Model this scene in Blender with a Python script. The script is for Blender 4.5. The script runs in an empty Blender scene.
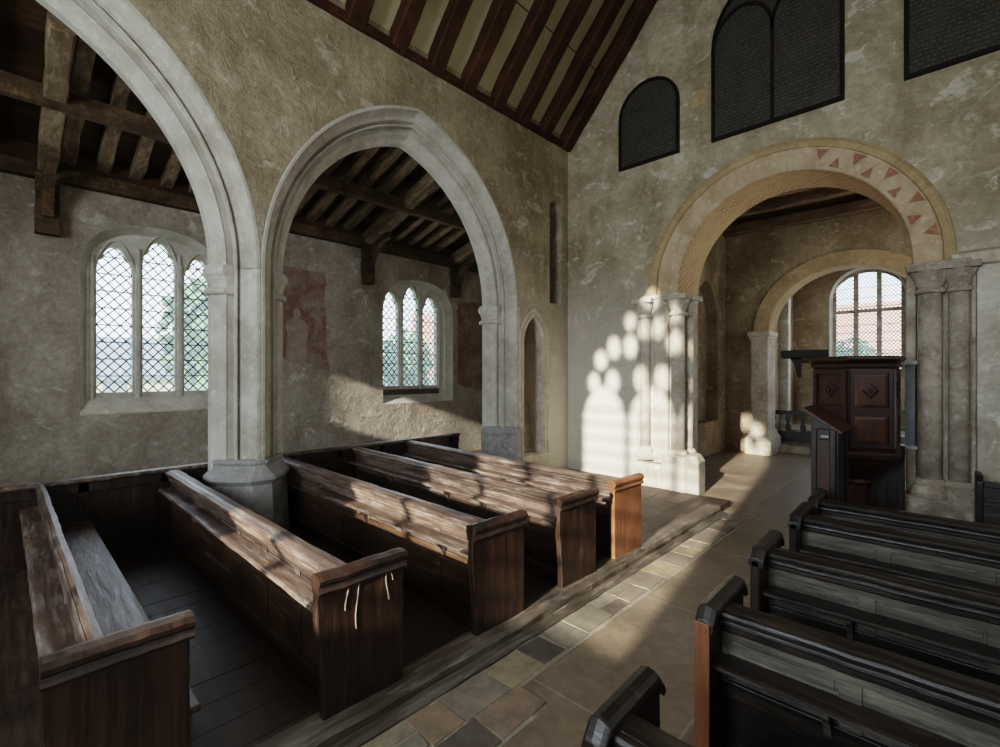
import bpy, bmesh, math, random
from mathutils import Vector, Matrix
random.seed(7)
C = bpy.context.scene.collection
PI = math.pi

# ------------------------------------------------------------------ helpers
def srgb(h):
    h = h.lstrip('#'); r = []
    for i in (0, 2, 4):
        c = int(h[i:i+2], 16) / 255
        r.append(c/12.92 if c <= .04045 else ((c+.055)/1.055)**2.4)
    return (*r, 1)

def obj(name, bm, mat=None, parent=None, bevel=0, smooth=False, weld=True):
    if weld: bmesh.ops.remove_doubles(bm, verts=bm.verts, dist=1e-5)
    bmesh.ops.recalc_face_normals(bm, faces=bm.faces)
    me = bpy.data.meshes.new(name); bm.to_mesh(me); bm.free()
    o = bpy.data.objects.new(name, me); C.objects.link(o)
    for m in (mat if isinstance(mat, (list, tuple)) else [mat]):
        if m: me.materials.append(m)
    if parent: o.parent = parent
    if bevel:
        md = o.modifiers.new('bevel', 'BEVEL'); md.width = bevel; md.segments = 2; md.limit_method = 'ANGLE'; md.angle_limit = .6
    if smooth:
        for p in me.polygons: p.use_smooth = True
    return o

def tag(o, label, cat, group=None):
    o['label'] = label; o['category'] = cat
    if group: o['group'] = group
    return o

def thing(name, label, cat, loc=(0, 0, 0), rz=0, group=None):
    o = bpy.data.objects.new(name, None); C.objects.link(o)
    o.location = loc; o.rotation_euler = (0, 0, rz); o.empty_display_size = .1
    return tag(o, label, cat, group)

def struct(name, bm, mat, parent=None, **k):
    o = obj(name, bm, mat, parent, **k)
    o['kind'] = 'structure'
    return o

def box(bm, x0, x1, y0, y1, z0, z1, mi=0):
    v = [bm.verts.new(p) for p in ((x0,y0,z0),(x1,y0,z0),(x1,y1,z0),(x0,y1,z0),(x0,y0,z1),(x1,y0,z1),(x1,y1,z1),(x0,y1,z1))]
    for f in ((0,3,2,1),(4,5,6,7),(0,1,5,4),(1,2,6,5),(2,3,7,6),(3,0,4,7)):
        bm.faces.new([v[i] for i in f]).material_index = mi

def prism(bm, pts, fa, fb, mi=0):
    """extrude closed polygon pts; fa, fb map a 2d point to the two ends"""
    a = [bm.verts.new(fa(p)) for p in pts]; b = [bm.verts.new(fb(p)) for p in pts]
    n = len(pts)
    bm.faces.new(a).material_index = mi; bm.faces.new(b[::-1]).material_index = mi
    for i in range(n):
        bm.faces.new((a[i], b[i], b[(i+1) % n], a[(i+1) % n])).material_index = mi

def rings(bm, loops, cap=True, closed=True, mi=0):
    """skin a list of equal-length loops of points"""
    R = [[bm.verts.new(p) for p in l] for l in loops]
    n = len(R[0])
    for a, b in zip(R, R[1:]):
        for i in range(n if closed else n-1):
            j = (i+1) % n
            try: bm.faces.new((a[i], a[j], b[j], b[i])).material_index = mi
            except ValueError: pass
    if cap and closed:
        bm.faces.new(R[0][::-1]).material_index = mi; bm.faces.new(R[-1]).material_index = mi

def lathe(bm, cx, cy, prof, n=20, a0=0, mi=0):
    rings(bm, [[(cx+r*math.cos(a0+2*PI*i/n), cy+r*math.sin(a0+2*PI*i/n), z) for i in range(n)] for r, z in prof], mi=mi)

def beam(bm, a, b, w, h, up=(0, 0, 1), mi=0):
    """rectangular timber from a to b (centre line), w sideways, h along up"""
    a = Vector(a); b = Vector(b); d = (b-a).normalized(); up = Vector(up)
    s = d.cross(up).normalized(); u = s.cross(d).normalized()
    L = [[p + s*i*w/2 + u*j*h/2 for i, j in ((-1,-1),(1,-1),(1,1),(-1,1))] for p in (a, b)]
    rings(bm, L, mi=mi)

def rough_beam(bm, a, b, w, h, up=(0, 0, 1), seg=8, amp=.012, rnd=random):
    a = Vector(a); b = Vector(b); d = (b-a).normalized(); up = Vector(up)
    s = d.cross(up).normalized(); u = s.cross(d).normalized()
    L = []
    for k in range(seg+1):
        p = a.lerp(b, k/seg)
        ww = w*(1+rnd.uniform(-1, 1)*amp/w); hh = h*(1+rnd.uniform(-1, 1)*amp/h)
        off = s*rnd.uniform(-amp, amp)*.7 + u*rnd.uniform(-amp, amp)*.5
        c = .18
        L.append([p+off+s*i*ww/2+u*j*hh/2 for i, j in ((-1+c,-1),(1-c,-1),(1,-1+c),(1,1),(-1,1),(-1,-1+c))])
    rings(bm, L)

def plate(bm, P, u0, u1, z0, z1, holes, d0, d1=None, du=.06, extra=(), mi=0, sides=False):
    """plane of vertical strips with holes (ua, ub, fbottom, ftop); d0 front, d1 back depth"""
    z0f = z0 if callable(z0) else (lambda u: z0)
    z1f = z1 if callable(z1) else (lambda u: z1)
    E = {round(u0, 5), round(u1, 5)}
    n = max(1, int((u1-u0)/du))
    for i in range(1, n): E.add(round(u0+(u1-u0)*i/n, 5))
    for e in extra: E.add(round(e, 5))
    for h in holes:
        for e in (h[0], h[1]):
            if u0 < e < u1: E.add(round(e, 5))
    E = sorted(E)
    def F(*p):
        try: bm.faces.new([bm.verts.new(q) for q in p]).material_index = mi
        except ValueError: pass
    for a, b in zip(E, E[1:]):
        if b-a < 1e-4: continue
        m = (a+b)/2
        act = sorted([h for h in holes if h[0] <= m <= h[1]], key=lambda h: h[2](m))
        cur = (z0f(a), z0f(b)); iv = []
        for h in act:
            lo = (h[2](a), h[2](b)); hi = (h[3](a), h[3](b))
            iv.append((cur, lo)); cur = hi
            if d1 is not None:
                F(P(a,lo[0],d0), P(b,lo[1],d0), P(b,lo[1],d1), P(a,lo[0],d1))
                F(P(a,hi[0],d0), P(b,hi[1],d0), P(b,hi[1],d1), P(a,hi[0],d1))
                for e, l, t in ((a, lo[0], hi[0]), (b, lo[1], hi[1])):
                    if (abs(e-h[0]) < 1e-4 or abs(e-h[1]) < 1e-4) and t-l > 1e-3:
                        F(P(e,l,d0), P(e,t,d0), P(e,t,d1), P(e,l,d1))
        iv.append((cur, (z1f(a), z1f(b))))
        for lo, hi in iv:
            if hi[0]-lo[0] < 1e-4 and hi[1]-lo[1] < 1e-4: continue
            F(P(a,lo[0],d0), P(b,lo[1],d0), P(b,hi[1],d0), P(a,hi[0],d0))
            if d1 is not None:
                F(P(a,lo[0],d1), P(b,lo[1],d1), P(b,hi[1],d1), P(a,hi[0],d1))
        if sides and d1 is not None:
            F(P(a,z1f(a),d0), P(b,z1f(b),d0), P(b,z1f(b),d1), P(a,z1f(a),d1))
            F(P(a,z0f(a),d0), P(b,z0f(b),d0), P(b,z0f(b),d1), P(a,z0f(a),d1))
    if sides and d1 is not None:
        for e in (E[0], E[-1]):
            F(P(e,z0f(e),d0), P(e,z1f(e),d0), P(e,z1f(e),d1), P(e,z0f(e),d1))

PX = lambda u, z, d: Vector((d, u, z))      # a wall that runs along y (depth = x)
PY = lambda u, z, d: Vector((u, d, z))      # a wall that runs along x (depth = y)

# ------------------------------------------------------------------ materials
class NT:
    def __init__(s, name):
        s.m = bpy.data.materials.new(name); s.m.use_nodes = True
        s.t = s.m.node_tree; s.t.nodes.clear()
        s.out = s.n('ShaderNodeOutputMaterial'); s.b = s.n('ShaderNodeBsdfPrincipled')
        s.l(s.b.outputs[0], s.out.inputs[0])
        s.tc = s.n('ShaderNodeTexCoord')
    def n(s, t, **k):
        x = s.t.nodes.new(t)
        for a, b in k.items(): setattr(x, a, b)
        return x
    def l(s, a, b): s.t.links.new(a, b)
    def coord(s, scale=(1, 1, 1), src='Object', rot=(0, 0, 0), rand=False):
        mp = s.n('ShaderNodeMapping'); mp.inputs['Scale'].default_value = scale; mp.inputs['Rotation'].default_value = rot
        s.l(s.tc.outputs[src], mp.inputs[0])
        if rand:
            oi = s.n('ShaderNodeObjectInfo'); vm = s.n('ShaderNodeMath', operation='MULTIPLY'); vm.inputs[1].default_value = 37
            s.l(oi.outputs['Random'], vm.inputs[0]); cb = s.n('ShaderNodeCombineXYZ')
            for i in range(3): s.l(vm.outputs[0], cb.inputs[i])
            s.l(cb.outputs[0], mp.inputs['Location'])
        return mp.outputs[0]
    def noise(s, co, scale, detail=6, rough=.6, dist=0):
        x = s.n('ShaderNodeTexNoise'); x.inputs['Scale'].default_value = scale; x.inputs['Detail'].default_value = detail
        x.inputs['Roughness'].default_value = rough; x.inputs['Distortion'].default_value = dist
        s.l(co, x.inputs['Vector']); return x.outputs[0]
    def ramp(s, f, stops):
        x = s.n('ShaderNodeValToRGB'); e = x.color_ramp.elements
        while len(e) < len(stops): e.new(.5)
        for el, (p, c) in zip(e, stops):
            el.position = p; el.color = srgb(c) if isinstance(c, str) else (c, c, c, 1)
        s.l(f, x.inputs[0]); return x.outputs[0]
    def mix(s, f, a, b, mode='MIX'):
        x = s.n('ShaderNodeMix', data_type='RGBA', blend_type=mode)
        for v, i in ((f, 0), (a, 6), (b, 7)):
            if isinstance(v, (int, float)): x.inputs[i].default_value = v
            elif isinstance(v, str): x.inputs[i].default_value = srgb(v)
            else: s.l(v, x.inputs[i])
        return x.outputs[2]
    def bump(s, h, strength=.4, dist=.02, prev=None):
        x = s.n('ShaderNodeBump'); x.inputs['Strength'].default_value = strength; x.inputs['Distance'].default_value = dist
        s.l(h, x.inputs['Height'])
        if prev: s.l(prev, x.inputs['Normal'])
        return x.outputs[0]
    def done(s, col, rough=.8, nrm=None, spec=.3):
        for v, k in ((col, 'Base Color'), (rough, 'Roughness')):
            if isinstance(v, str): s.b.inputs[k].default_value = srgb(v)
            elif isinstance(v, (int, float)): s.b.inputs[k].default_value = v
            else: s.l(v, s.b.inputs[k])
        s.b.inputs['Specular IOR Level'].default_value = spec
        if nrm: s.l(nrm, s.b.inputs['Normal'])
        return s.m

def plaster(name, base, dark, pale, stain, patch=.56, bump=.5, lowz=None):
    t = NT(name); co = t.coord()
    n1 = t.noise(co, .9, 8, .65, .3)
    col = t.mix(t.ramp(n1, [(.35, 0.), (.65, 1.)]), dark, base)
    n2 = t.noise(t.coord((1, 1, 1.3)), 2.1, 9, .7, .5)
    col = t.mix(t.ramp(n2, [(patch, 0.), (patch+.05, .85)]), col, pale)
    n3 = t.noise(t.coord((1.4, 1.4, .45)), 1.3, 7, .7)
    col = t.mix(t.ramp(n3, [(.5, 0.), (.72, .75)]), col, stain)
    n4 = t.noise(co, 14, 6, .7)
    col = t.mix(.35, col, t.ramp(n4, [(.3, .25), (.7, .8)]), 'OVERLAY')
    n6 = t.noise(co, 5.5, 8, .75, .8)
    col = t.mix(t.ramp(n6, [(.56, 0.), (.66, .55)]), col, dark)
    n7 = t.noise(t.coord((1, 1, 1.6)), 4.2, 10, .78, 1.2)
    col = t.mix(t.ramp(n7, [(.55, 0.), (.64, .5)]), col, pale)
    if lowz:
        sp = t.n('ShaderNodeSeparateXYZ'); t.l(t.tc.outputs['Object'], sp.inputs[0])
        ad = t.n('ShaderNodeMath', operation='MULTIPLY_ADD'); ad.inputs[1].default_value = .8; t.l(n1, ad.inputs[0]); t.l(sp.outputs[2], ad.inputs[2])
        mr = t.n('ShaderNodeMapRange'); mr.inputs[1].default_value = lowz[0]; mr.inputs[2].default_value = lowz[1]
        t.l(ad.outputs[0], mr.inputs[0])
        col = t.mix(mr.outputs[0], t.mix(.75, col, lowz[2]), col)
    b = t.bump(n2, bump, .05); b = t.bump(t.noise(co, 3.2, 8, .7, 1.), bump, .06, b); b = t.bump(n4, bump*.6, .012, b)
    return t.done(col, .9, b, .15)

def stone(name, base, dark, pale, bump=.25, sc=1.0):
    t = NT(name); co = t.coord()
    n1 = t.noise(co, 2.2*sc, 8, .65, .3); n2 = t.noise(co, 9*sc, 7, .7)
    col = t.mix(t.ramp(n1, [(.35, 0.), (.66, 1.)]), dark, base)
    col = t.mix(t.ramp(n2, [(.52, 0.), (.68, .7)]), col, pale)
    n3 = t.noise(t.coord((2, 2, .4)), 3*sc, 6, .7)
    col = t.mix(t.ramp(n3, [(.56, 0.), (.75, .6)]), col, dark)
    b = t.bump(n1, bump, .03); b = t.bump(n2, bump, .012, b)
    return t.done(col, .85, b, .2)

def wood(name, dark, mid, light, axis='x', rough=.42, wear=.6, wearc='#8f7f68', sc=1.0, bump=.35, spec=.5):
    t = NT(name); s = {'x': (.7, 9, 9), 'y': (9, .7, 9), 'z': (9, 9, .7)}[axis]
    s = tuple(v*sc for v in s)
    co = t.coord(s, rand=True); g = t.noise(co, 2.2, 9, .68, .9)
    co2 = t.coord(tuple(1.0 if v < 2 else 2.2 for v in s), rand=True); big = t.noise(co2, 1.1, 6, .65, .4)
    col = t.ramp(g, [(.28, dark), (.52, mid), (.75, light)])
    col = t.mix(t.ramp(big, [(.38, .85), (.62, 0.)]), col, dark)
    w = t.noise(t.coord(tuple(1.3 if v < 2 else 7.5 for v in s), rand=True), 1.6, 9, .75, .3)
    col = t.mix(t.ramp(w, [(wear, 0.), (wear+.2, .5)]), col, wearc)
    r = t.ramp(g, [(.3, rough-.1), (.7, rough+.18)])
    b = t.bump(g, bump, .012); b = t.bump(w, bump*.6, .008, b)
    return t.done(col, r, b, spec)

M = {}
M['plaster_nave'] = plaster('plaster_nave', '#aa9d83', '#7f7159', '#bbb3a0', '#6e6049', .57, .8, (2.4, 5.0, '#c6c0b0'))
M['plaster_east'] = plaster('plaster_east', '#b5aa92', '#877b63', '#cdc7b8', '#766a52', .57, .7, (2.6, 4.9, '#d9d4c6'))
M['plaster_aisle'] = plaster('plaster_aisle', '#a69d8e', '#807567', '#b8b0a2', '#6e6151', .58, .9)
M['plaster_chancel'] = plaster('plaster_chancel', '#a3937a', '#776850', '#b9ab94', '#6a5a42', .58, .5)
M['plaster_white'] = plaster('plaster_white', '#c9c5b9', '#a39c8c', '#d7d3c8', '#99907e', .55, .4)
M['stone_pale'] = stone('stone_pale', '#c4c0b5', '#a29c8e', '#d2cfc6', .22)
M['stone_arch'] = stone('stone_arch', '#b9ab90', '#94876d', '#c8bda5', .3)
M['stone_grey'] = stone('stone_grey', '#9b9995', '#7a7874', '#b0aea9', .5, 1.6)
M['stone_jamb'] = stone('stone_jamb', '#c9c0b0', '#9d917e', '#d8d1c3', .45)
M['stone_dirty'] = stone('stone_dirty', '#b5ab9b', '#7a6f60', '#c8bfb0', .5, 1.3)
M['stone_ochre'] = stone('stone_ochre', '#b29d79', '#927d5c', '#c2ae8c', .3)
M['stone_band'] = stone('stone_band', '#bfae92', '#a18c6e', '#cdbfa6', .3)
M['red_paint'] = stone('red_paint', '#97705c', '#8a5f4e', '#b3967e', .2, 2)
M['oak_x'] = wood('oak_x', '#241811', '#44301f', '#66503c', 'x', .40, .58, '#85796a')
M['oak_worn_x'] = wood('oak_worn_x', '#2f2420', '#5c4a3d', '#806b5a', 'x', .42, .50, '#a99e93')
M['oak_z'] = wood('oak_z', '#1a110b', '#33231a', '#523b29', 'z', .36, .60, '#75675a')
M['oak_red_z'] = wood('oak_red_z', '#65412a', '#7e5338', '#94694b', 'z', .4, .8, '#9a7350')
M['oak_black_x'] = wood('oak_black_x', '#15110d', '#29221b', '#4a4035', 'x', .36, .56, '#77695a')
M['oak_grey_x'] = wood('oak_grey_x', '#2a2723', '#4d4840', '#7a7466', 'x', .5, .50, '#8d8676')
M['oak_black_z'] = wood('oak_black_z', '#120e0b', '#241a14', '#3e2e22', 'z', .36, .62, '#5d5348')
M['pulpit'] = wood('pulpit', '#1f100a', '#371d11', '#50301f', 'z', .4, .7, '#6a4c36')
M['pulpit_panel'] = wood('pulpit_panel', '#27140b', '#482615', '#643b24', 'z', .4, .72, '#765640')
M['beam'] = wood('beam', '#32261a', '#594732', '#7e674c', 'x', .75, .56, '#94825f', spec=.2)
M['rafter'] = wood('rafter', '#2a190f', '#4c301d', '#69482e', 'x', .7, .66, '#775c40', spec=.2)
M['rafter_aisle'] = wood('rafter_aisle', '#574733', '#82705a', '#a59578', 'x', .8, .50, '#b5a78a', spec=.15)
M['boards'] = wood('boards', '#35261a', '#503c28', '#6b543a', 'y', .8, .7, '#7d684d', spec=.1)
M['floor_wood'] = wood('floor_wood', '#271c14', '#413225', '#5e4c3b', 'x', .55, .6, '#7d6d5c')
M['kerb'] = wood('kerb', '#352d25', '#5c5347', '#857c6e', 'y', .5, .52, '#a59d8e')

def ceiling_mat():
    t = NT('ceiling_plaster'); co = t.coord()
    n = t.noise(co, 1.5, 6, .6)
    return t.done(t.ramp(n, [(.3, '#a99b78'), (.7, '#c4b896')]), .9, t.bump(t.noise(co, 12, 5), .2, .01), .1)
M['ceiling'] = ceiling_mat()

def slab_mat():
    t = NT('ledger_slabs'); co = t.coord()
    br = t.n('ShaderNodeTexBrick'); t.l(t.coord((1, 1, 1), rot=(0, 0, PI/2)), br.inputs['Vector'])
    br.inputs['Scale'].default_value = 1; br.inputs['Brick Width'].default_value = 1.75; br.inputs['Row Height'].default_value = 1.18
    br.inputs['Mortar Size'].default_value = .012; br.inputs['Mortar Smooth'].default_value = .3
    br.inputs['Color1'].default_value = srgb('#6c5f4e'); br.inputs['Color2'].default_value = srgb('#877a6b'); br.inputs['Mortar'].default_value = srgb('#a3998a')
    n1 = t.noise(co, 1.6, 8, .65, .3); n2 = t.noise(co, 11, 7, .7)
    col = t.mix(.55, br.outputs[0], t.ramp(n1, [(.3, '#57472f'), (.52, '#7b6b54'), (.75, '#a09484')]))
    col = t.mix(.4, col, t.ramp(n2, [(.3, .2), (.7, .75)]), 'OVERLAY')
    b = t.bump(br.outputs['Fac'], -.4, .01); b = t.bump(n2, .25, .01, b); b = t.bump(n1, .3, .03, b)
    return t.done(col, t.ramp(n1, [(.3, .42), (.7, .65)]), b, .4)
M['slabs'] = slab_mat()

def tile_mat():
    t = NT('border_tiles'); co = t.coord()
    at = t.n('ShaderNodeAttribute', attribute_name='tile')
    col = t.ramp(at.outputs['Fac'], [(0, '#5c554c'), (.25, '#6c6056'), (.45, '#877d6f'), (.65, '#7c6858'), (.82, '#94866c'), (1, '#6d685f')])
    n2 = t.noise(co, 9, 8, .72); n1 = t.noise(co, 3, 6, .6)
    col = t.mix(.5, col, t.ramp(n2, [(.3, .15), (.7, .8)]), 'OVERLAY')
    col = t.mix(t.ramp(n1, [(.55, 0.), (.7, .5)]), col, '#a38f6c')
    return t.done(col, .5, t.bump(n2, .4, .012), .4)
M['tiles'] = tile_mat()
M['mortar'] = stone('mortar', '#8d8474', '#857c6c', '#b8b0a0', .4, 2)

def soffit_mat():
    t = NT('painted_soffit'); uv = t.coord((1, 1, 1), 'UV')
    br = t.n('ShaderNodeTexBrick'); t.l(uv, br.inputs['Vector'])
    br.inputs['Scale'].default_value = 1; br.inputs['Brick Width'].default_value = .12; br.inputs['Row Height'].default_value = .085
    br.inputs['Mortar Size'].default_value = .024; br.inputs['Mortar Smooth'].default_value = .6
    br.inputs['Color1'].default_value = srgb('#a06f56'); br.inputs['Color2'].default_value = srgb('#b48a6c'); br.inputs['Mortar'].default_value = srgb('#d0b68c')
    n = t.noise(t.coord(), 1.3, 6, .6)
    col = t.mix(t.ramp(n, [(.42, .1), (.56, 1.)]), br.outputs[0], '#ccae82')
    n2 = t.noise(t.coord(), 9, 7, .7)
    col = t.mix(.3, col, t.ramp(n2, [(.3, .25), (.7, .75)]), 'OVERLAY')
    return t.done(col, .85, t.bump(n2, .25, .01), .2)
M['soffit'] = soffit_mat()

def text_mat():
    t = NT('faded_text'); co = t.coord()
    wv = t.n('ShaderNodeTexWave', wave_type='BANDS', bands_direction='Z'); wv.inputs['Scale'].default_value = 5.2
    wv.inputs['Distortion'].default_value = .4; t.l(co, wv.inputs['Vector'])
    n = t.noise(t.coord((30, 1, 22)), 1.2, 3, .6)
    mm = t.n('ShaderNodeMath', operation='MULTIPLY'); t.l(t.ramp(wv.outputs[1], [(.45, 0.), (.6, 1.)]), mm.inputs[0]); t.l(t.ramp(n, [(.48, 0.), (.55, 1.)]), mm.inputs[1])
    n2 = t.noise(co, 2.5, 6, .6)
    col = t.mix(mm.outputs[0], t.ramp(n2, [(.3, '#2e2d28'), (.7, '#413e36')]), '#524e45')
    return t.done(col, .65, None, .25)
M['text'] = text_mat()
M['frame_black'] = wood('frame_black', '#16110d', '#221a14', '#30251c', 'z', .55, .8, '#3a3026', spec=.2)

def glass_mat():
    t = NT('old_glass'); t.t.nodes.remove(t.b)
    tr = t.n('ShaderNodeBsdfTransparent'); tr.inputs[0].default_value = (.93, .96, .97, 1)
    tl = t.n('ShaderNodeBsdfTranslucent'); tl.inputs[0].default_value = (.85, .9, .93, 1)
    gl = t.n('ShaderNodeBsdfGlossy'); gl.inputs['Roughness'].default_value = .15
    m1 = t.n('ShaderNodeMixShader'); m1.inputs[0].default_value = .22; m2 = t.n('ShaderNodeMixShader'); m2.inputs[0].default_value = .04
    t.l(tr.outputs[0], m1.inputs[1]); t.l(tl.outputs[0], m1.inputs[2]); t.l(m1.outputs[0], m2.inputs[1]); t.l(gl.outputs[0], m2.inputs[2])
    t.l(m2.outputs[0], t.out.inputs[0]); return t.m
M['glass'] = glass_mat()
def plain(name, c, rough=.6, metal=0, nsc=6, var=.25):
    t = NT(name); n = t.noise(t.coord(), nsc, 6, .65)
    a = srgb(c); t.b.inputs['Metallic'].default_value = metal
    col = t.mix(var, c, t.ramp(n, [(.3, .15), (.7, .8)]), 'OVERLAY')
    return t.done(col, rough, t.bump(n, .15, .01), .4)
M['lead'] = plain('lead', '#24272a', .6)
M['iron'] = plain('iron', '#5b5c5c', .5, .3)
M['grey_paint'] = plain('grey_paint', '#74777a', .6, 0, 5, .5)
M['pale_metal'] = plain('pale_metal', '#a3a39e', .45)
M['brick_out'] = plain('brick_out', '#c08a76', .85, 0, 20)
M['roof_out'] = plain('roof_out', '#c48f78', .85, 0, 15)
M['slate_out'] = plain('slate_out', '#7c8188', .8, 0, 10)
M['render_out'] = plain('render_out', '#cbbfa6', .85, 0, 5)
M['leaf_out'] = plain('leaf_out', '#5f7a52', .8, 0, 3, .6)
M['leaf_pale'] = plain('leaf_pale', '#a8a07a', .8, 0, 3, .6)
M['bark_out'] = plain('bark_out', '#5a4a3a', .9)
M['grass_out'] = plain('grass_out', '#7d8f55', .9, 0, 1.5, .5)
M['wax'] = plain('wax', '#8a7f70', .5)
M['hassock'] = plain('hassock', '#4a2a20', .9, 0, 20)

def painting_mat():
    t = NT('red_wall_painting'); co = t.coord()
    n = t.noise(co, 2.2, 8, .7, .4); n2 = t.noise(co, 12, 7, .7)
    col = t.mix(t.ramp(n, [(.42, 0.), (.70, .85)]), '#70564a', '#8f8578')
    col = t.mix(.4, col, t.ramp(n2, [(.3, .2), (.7, .75)]), 'OVERLAY')
    return t.done(col, .9, t.bump(n2, .3, .012), .15)
M['painting'] = painting_mat()
M['figure'] = stone('faded_figure', '#8f8477', '#7c6a5d', '#9d9488', .3, 1.5)

# ------------------------------------------------------------------ key sizes (metres; x south, y east, camera at the origin)
XA, XB = -6.12, -6.82          # arcade wall faces
XN = -9.4                      # north aisle wall
YE, YE2 = 8.6, 9.5             # chancel arch wall
XS = 2.15                      # south wall
YW = -5.0
ZP = .10                       # pew platform
ZW = 7.12                      # nave wall top
S_OUT, E_OFF, ZSP = 2.38, .60, 3.5
E_OFF2 = .79

def parch(c, s, e, zs):        # top of a two-centred pointed arch
    R = s+e
    return lambda u: zs + math.sqrt(max(0, R*R-(abs(u-c)+e)**2))
AC1, AC2 = 4.55, -.21          # arch centres (east arch, west arch)

# ------------------------------------------------------------------ floors
bm = bmesh.new(); box(bm, -2.6, XS, YW, YE2+5, -.2, 0)
box(bm, -5, -2.6, 7.7, 15, -.2, 0)
struct('floor', bm, M['slabs'])
bm = bmesh.new()
rnd = random.Random(3)
xx = -2.62; y = YW
nb = 26
for i in range(nb):                                # boards run east-west
    a = XN-.1 + i*(XN*-1+.1-2.62)/nb; b = XN-.1 + (i+1)*(XN*-1+.1-2.62)/nb
    box(bm, a+.003, b-.003, YW, 8.28 if b > -4.6 else 9.6, -.2, ZP-rnd.random()*.004)
struct('floor', bm, M['floor_wood'])

# worn timber kerb in front of the pews
bm = bmesh.new(); rnd = random.Random(5)
for x0, x1, zt in ((-2.80, -2.585, .125), (-2.585, -2.50, .05)):
    L = []
    for k in range(61):
        yy = -1.5+(7.72+1.5)*k/60
        j = rnd.uniform(-.008, .008); jz = rnd.uniform(-.006, .006)
        L.append([(x0, yy, -.05), (x1+j, yy, -.05), (x1+j, yy, zt-.03+jz), (x1-.025+j, yy, zt+jz), (x0, yy, zt)])
    rings(bm, L)
struct('trim_1', bm, M['kerb'])

# tile border between kerb and slabs
bm = bmesh.new(); lay = bm.faces.layers.float.new('tile') if False else None
col = []
rnd = random.Random(11); y = -1.5
def tile(x0, x1, y0, y1):
    g = .009; n0 = len(bm.faces); j = lambda: rnd.uniform(-.012, .012); zt = .012+rnd.uniform(-.003, .003)
    P = [(x0+g+j(), y0+g+j()), (x1-g+j(), y0+g+j()), (x1-g+j(), y1-g+j()), (x0+g+j(), y1-g+j())]
    prism(bm, P, lambda p: (p[0], p[1], -.02), lambda p: (p[0], p[1], zt)); v = rnd.random(); bm.faces.ensure_lookup_table()
    col.extend([v]*(len(bm.faces)-n0))
while y < 8.1:
    d = rnd.uniform(.26, .46)
    if rnd.random() < .4:
        tile(-2.50, -2.36, y, y+d); tile(-2.36, -2.2, y, y+d)
    else: tile(-2.50, -2.2, y, y+d)
    y += d
y = -1.2
while y < 2.3:                                          # second row near the west end
    d = rnd.uniform(.3, .45); tile(-2.2, -1.93, y, y+d); y += d
bm2 = bm.copy()
o = struct('trim_2', bm, M['tiles'], weld=False)
at = o.data.attributes.new('tile', 'FLOAT', 'FACE'); at.data.foreach_set('value', col)
bm2.free()
bm = bmesh.new(); box(bm, -2.52, -2.17, -1.5, 8.2, -.1, .005); box(bm, -2.19, -1.91, -1.5, 2.35, -.1, .005)
struct('trim_3', bm, M['mortar'])

# ------------------------------------------------------------------ arcade wall
holes = []
for c in (AC1, AC2):
    holes.append((c-S_OUT, c+S_OUT, lambda u: -.3, parch(c, S_OUT, E_OFF if c > 0 else E_OFF2, ZSP)))
door = (7.10, 7.77, lambda u: .53, parch(7.435, .335, .35, 2.78))
slit = (7.94, 8.37, lambda u: 3.69, lambda u: 5.72+math.sqrt(max(0, .215**2-(u-8.155)**2))*.8)
bm = bmesh.new()
ext = []
for c in (AC1, AC2): ext += [c] + [c+s*S_OUT*math.cos(a) for s in (1,) for a in [PI*k/60 for k in range(1, 60)]]
plate(bm, PX, YW, YE+.02, -.4, ZW+.5, holes+[door, slit], XA, XB, .12, ext + [7.10+.67*k/20 for k in range(21)]+[7.94+.43*k/12 for k in range(13)])
struct('wall_north_arcade', bm, M['plaster_nave'])
# inside of the stair recess and the slit
bm = bmesh.new()
box(bm, -7.08, -7.03, 6.95, 8.5, 0, 6.3); box(bm, XB-.22, XB, 6.95, 7.0, 0, 6.3); box(bm, XB-.22, XB, 8.45, 8.5, 0, 6.3)
struct('wall_stair', bm, M['plaster_chancel'])
bm = bmesh.new()                                   # stone steps winding up in the recess
for k in range(9):
    y0 = 7.04+.07*k
    prism(bm, [(XA-.34-.035*k, 7.02), (XA-.34-.035*k, 8.2), (-7.03, 8.2), (-7.03, 7.02)],
          lambda p: (p[0], p[1], .1), lambda p: (p[0]+ (0.06 if p[1] > 8 else 0), p[1], .62+.30*k))
struct('trim_4', bm, M['stone_arch'], bevel=.015)
# moulded stone surround of the stair doorway
bm = bmesh.new(); c = 7.435
def archpath(c, s, e, zs, zb, n=18):
    R = s+e; L = [(c-s, zb), (c-s, zs)]
    ta = math.acos(e/R)
    for k in range(1, n+1):
        t = ta*k/n; L.append((c+e-R*math.cos(t), zs+R*math.sin(t)))
    return L + [(2*c-a, b) for a, b in L[-2::-1]]
def archsweep(bm, c, prof, S, E, zs, zb, n=18, mi=0):
    rings(bm, [[Vector((x, a, b)) for a, b in archpath(c, S-i, E, zs, zb, n)] for i, x in prof], cap=False, closed=False, mi=mi)
archsweep(bm, c, [(-.14, XA-.005), (-.135, XA+.018), (-.09, XA+.02), (-.07, XA-.01), (-.045, XA+.012), (0, XA+.012), (.03, XA-.05), (.03, XA-.2)], .335, .35, 2.78, .5)
box(bm, XA-.3, XA+.05, 7.02, 7.85, .42, .55)
struct('trim_5', bm, M['stone_jamb'])

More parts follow.
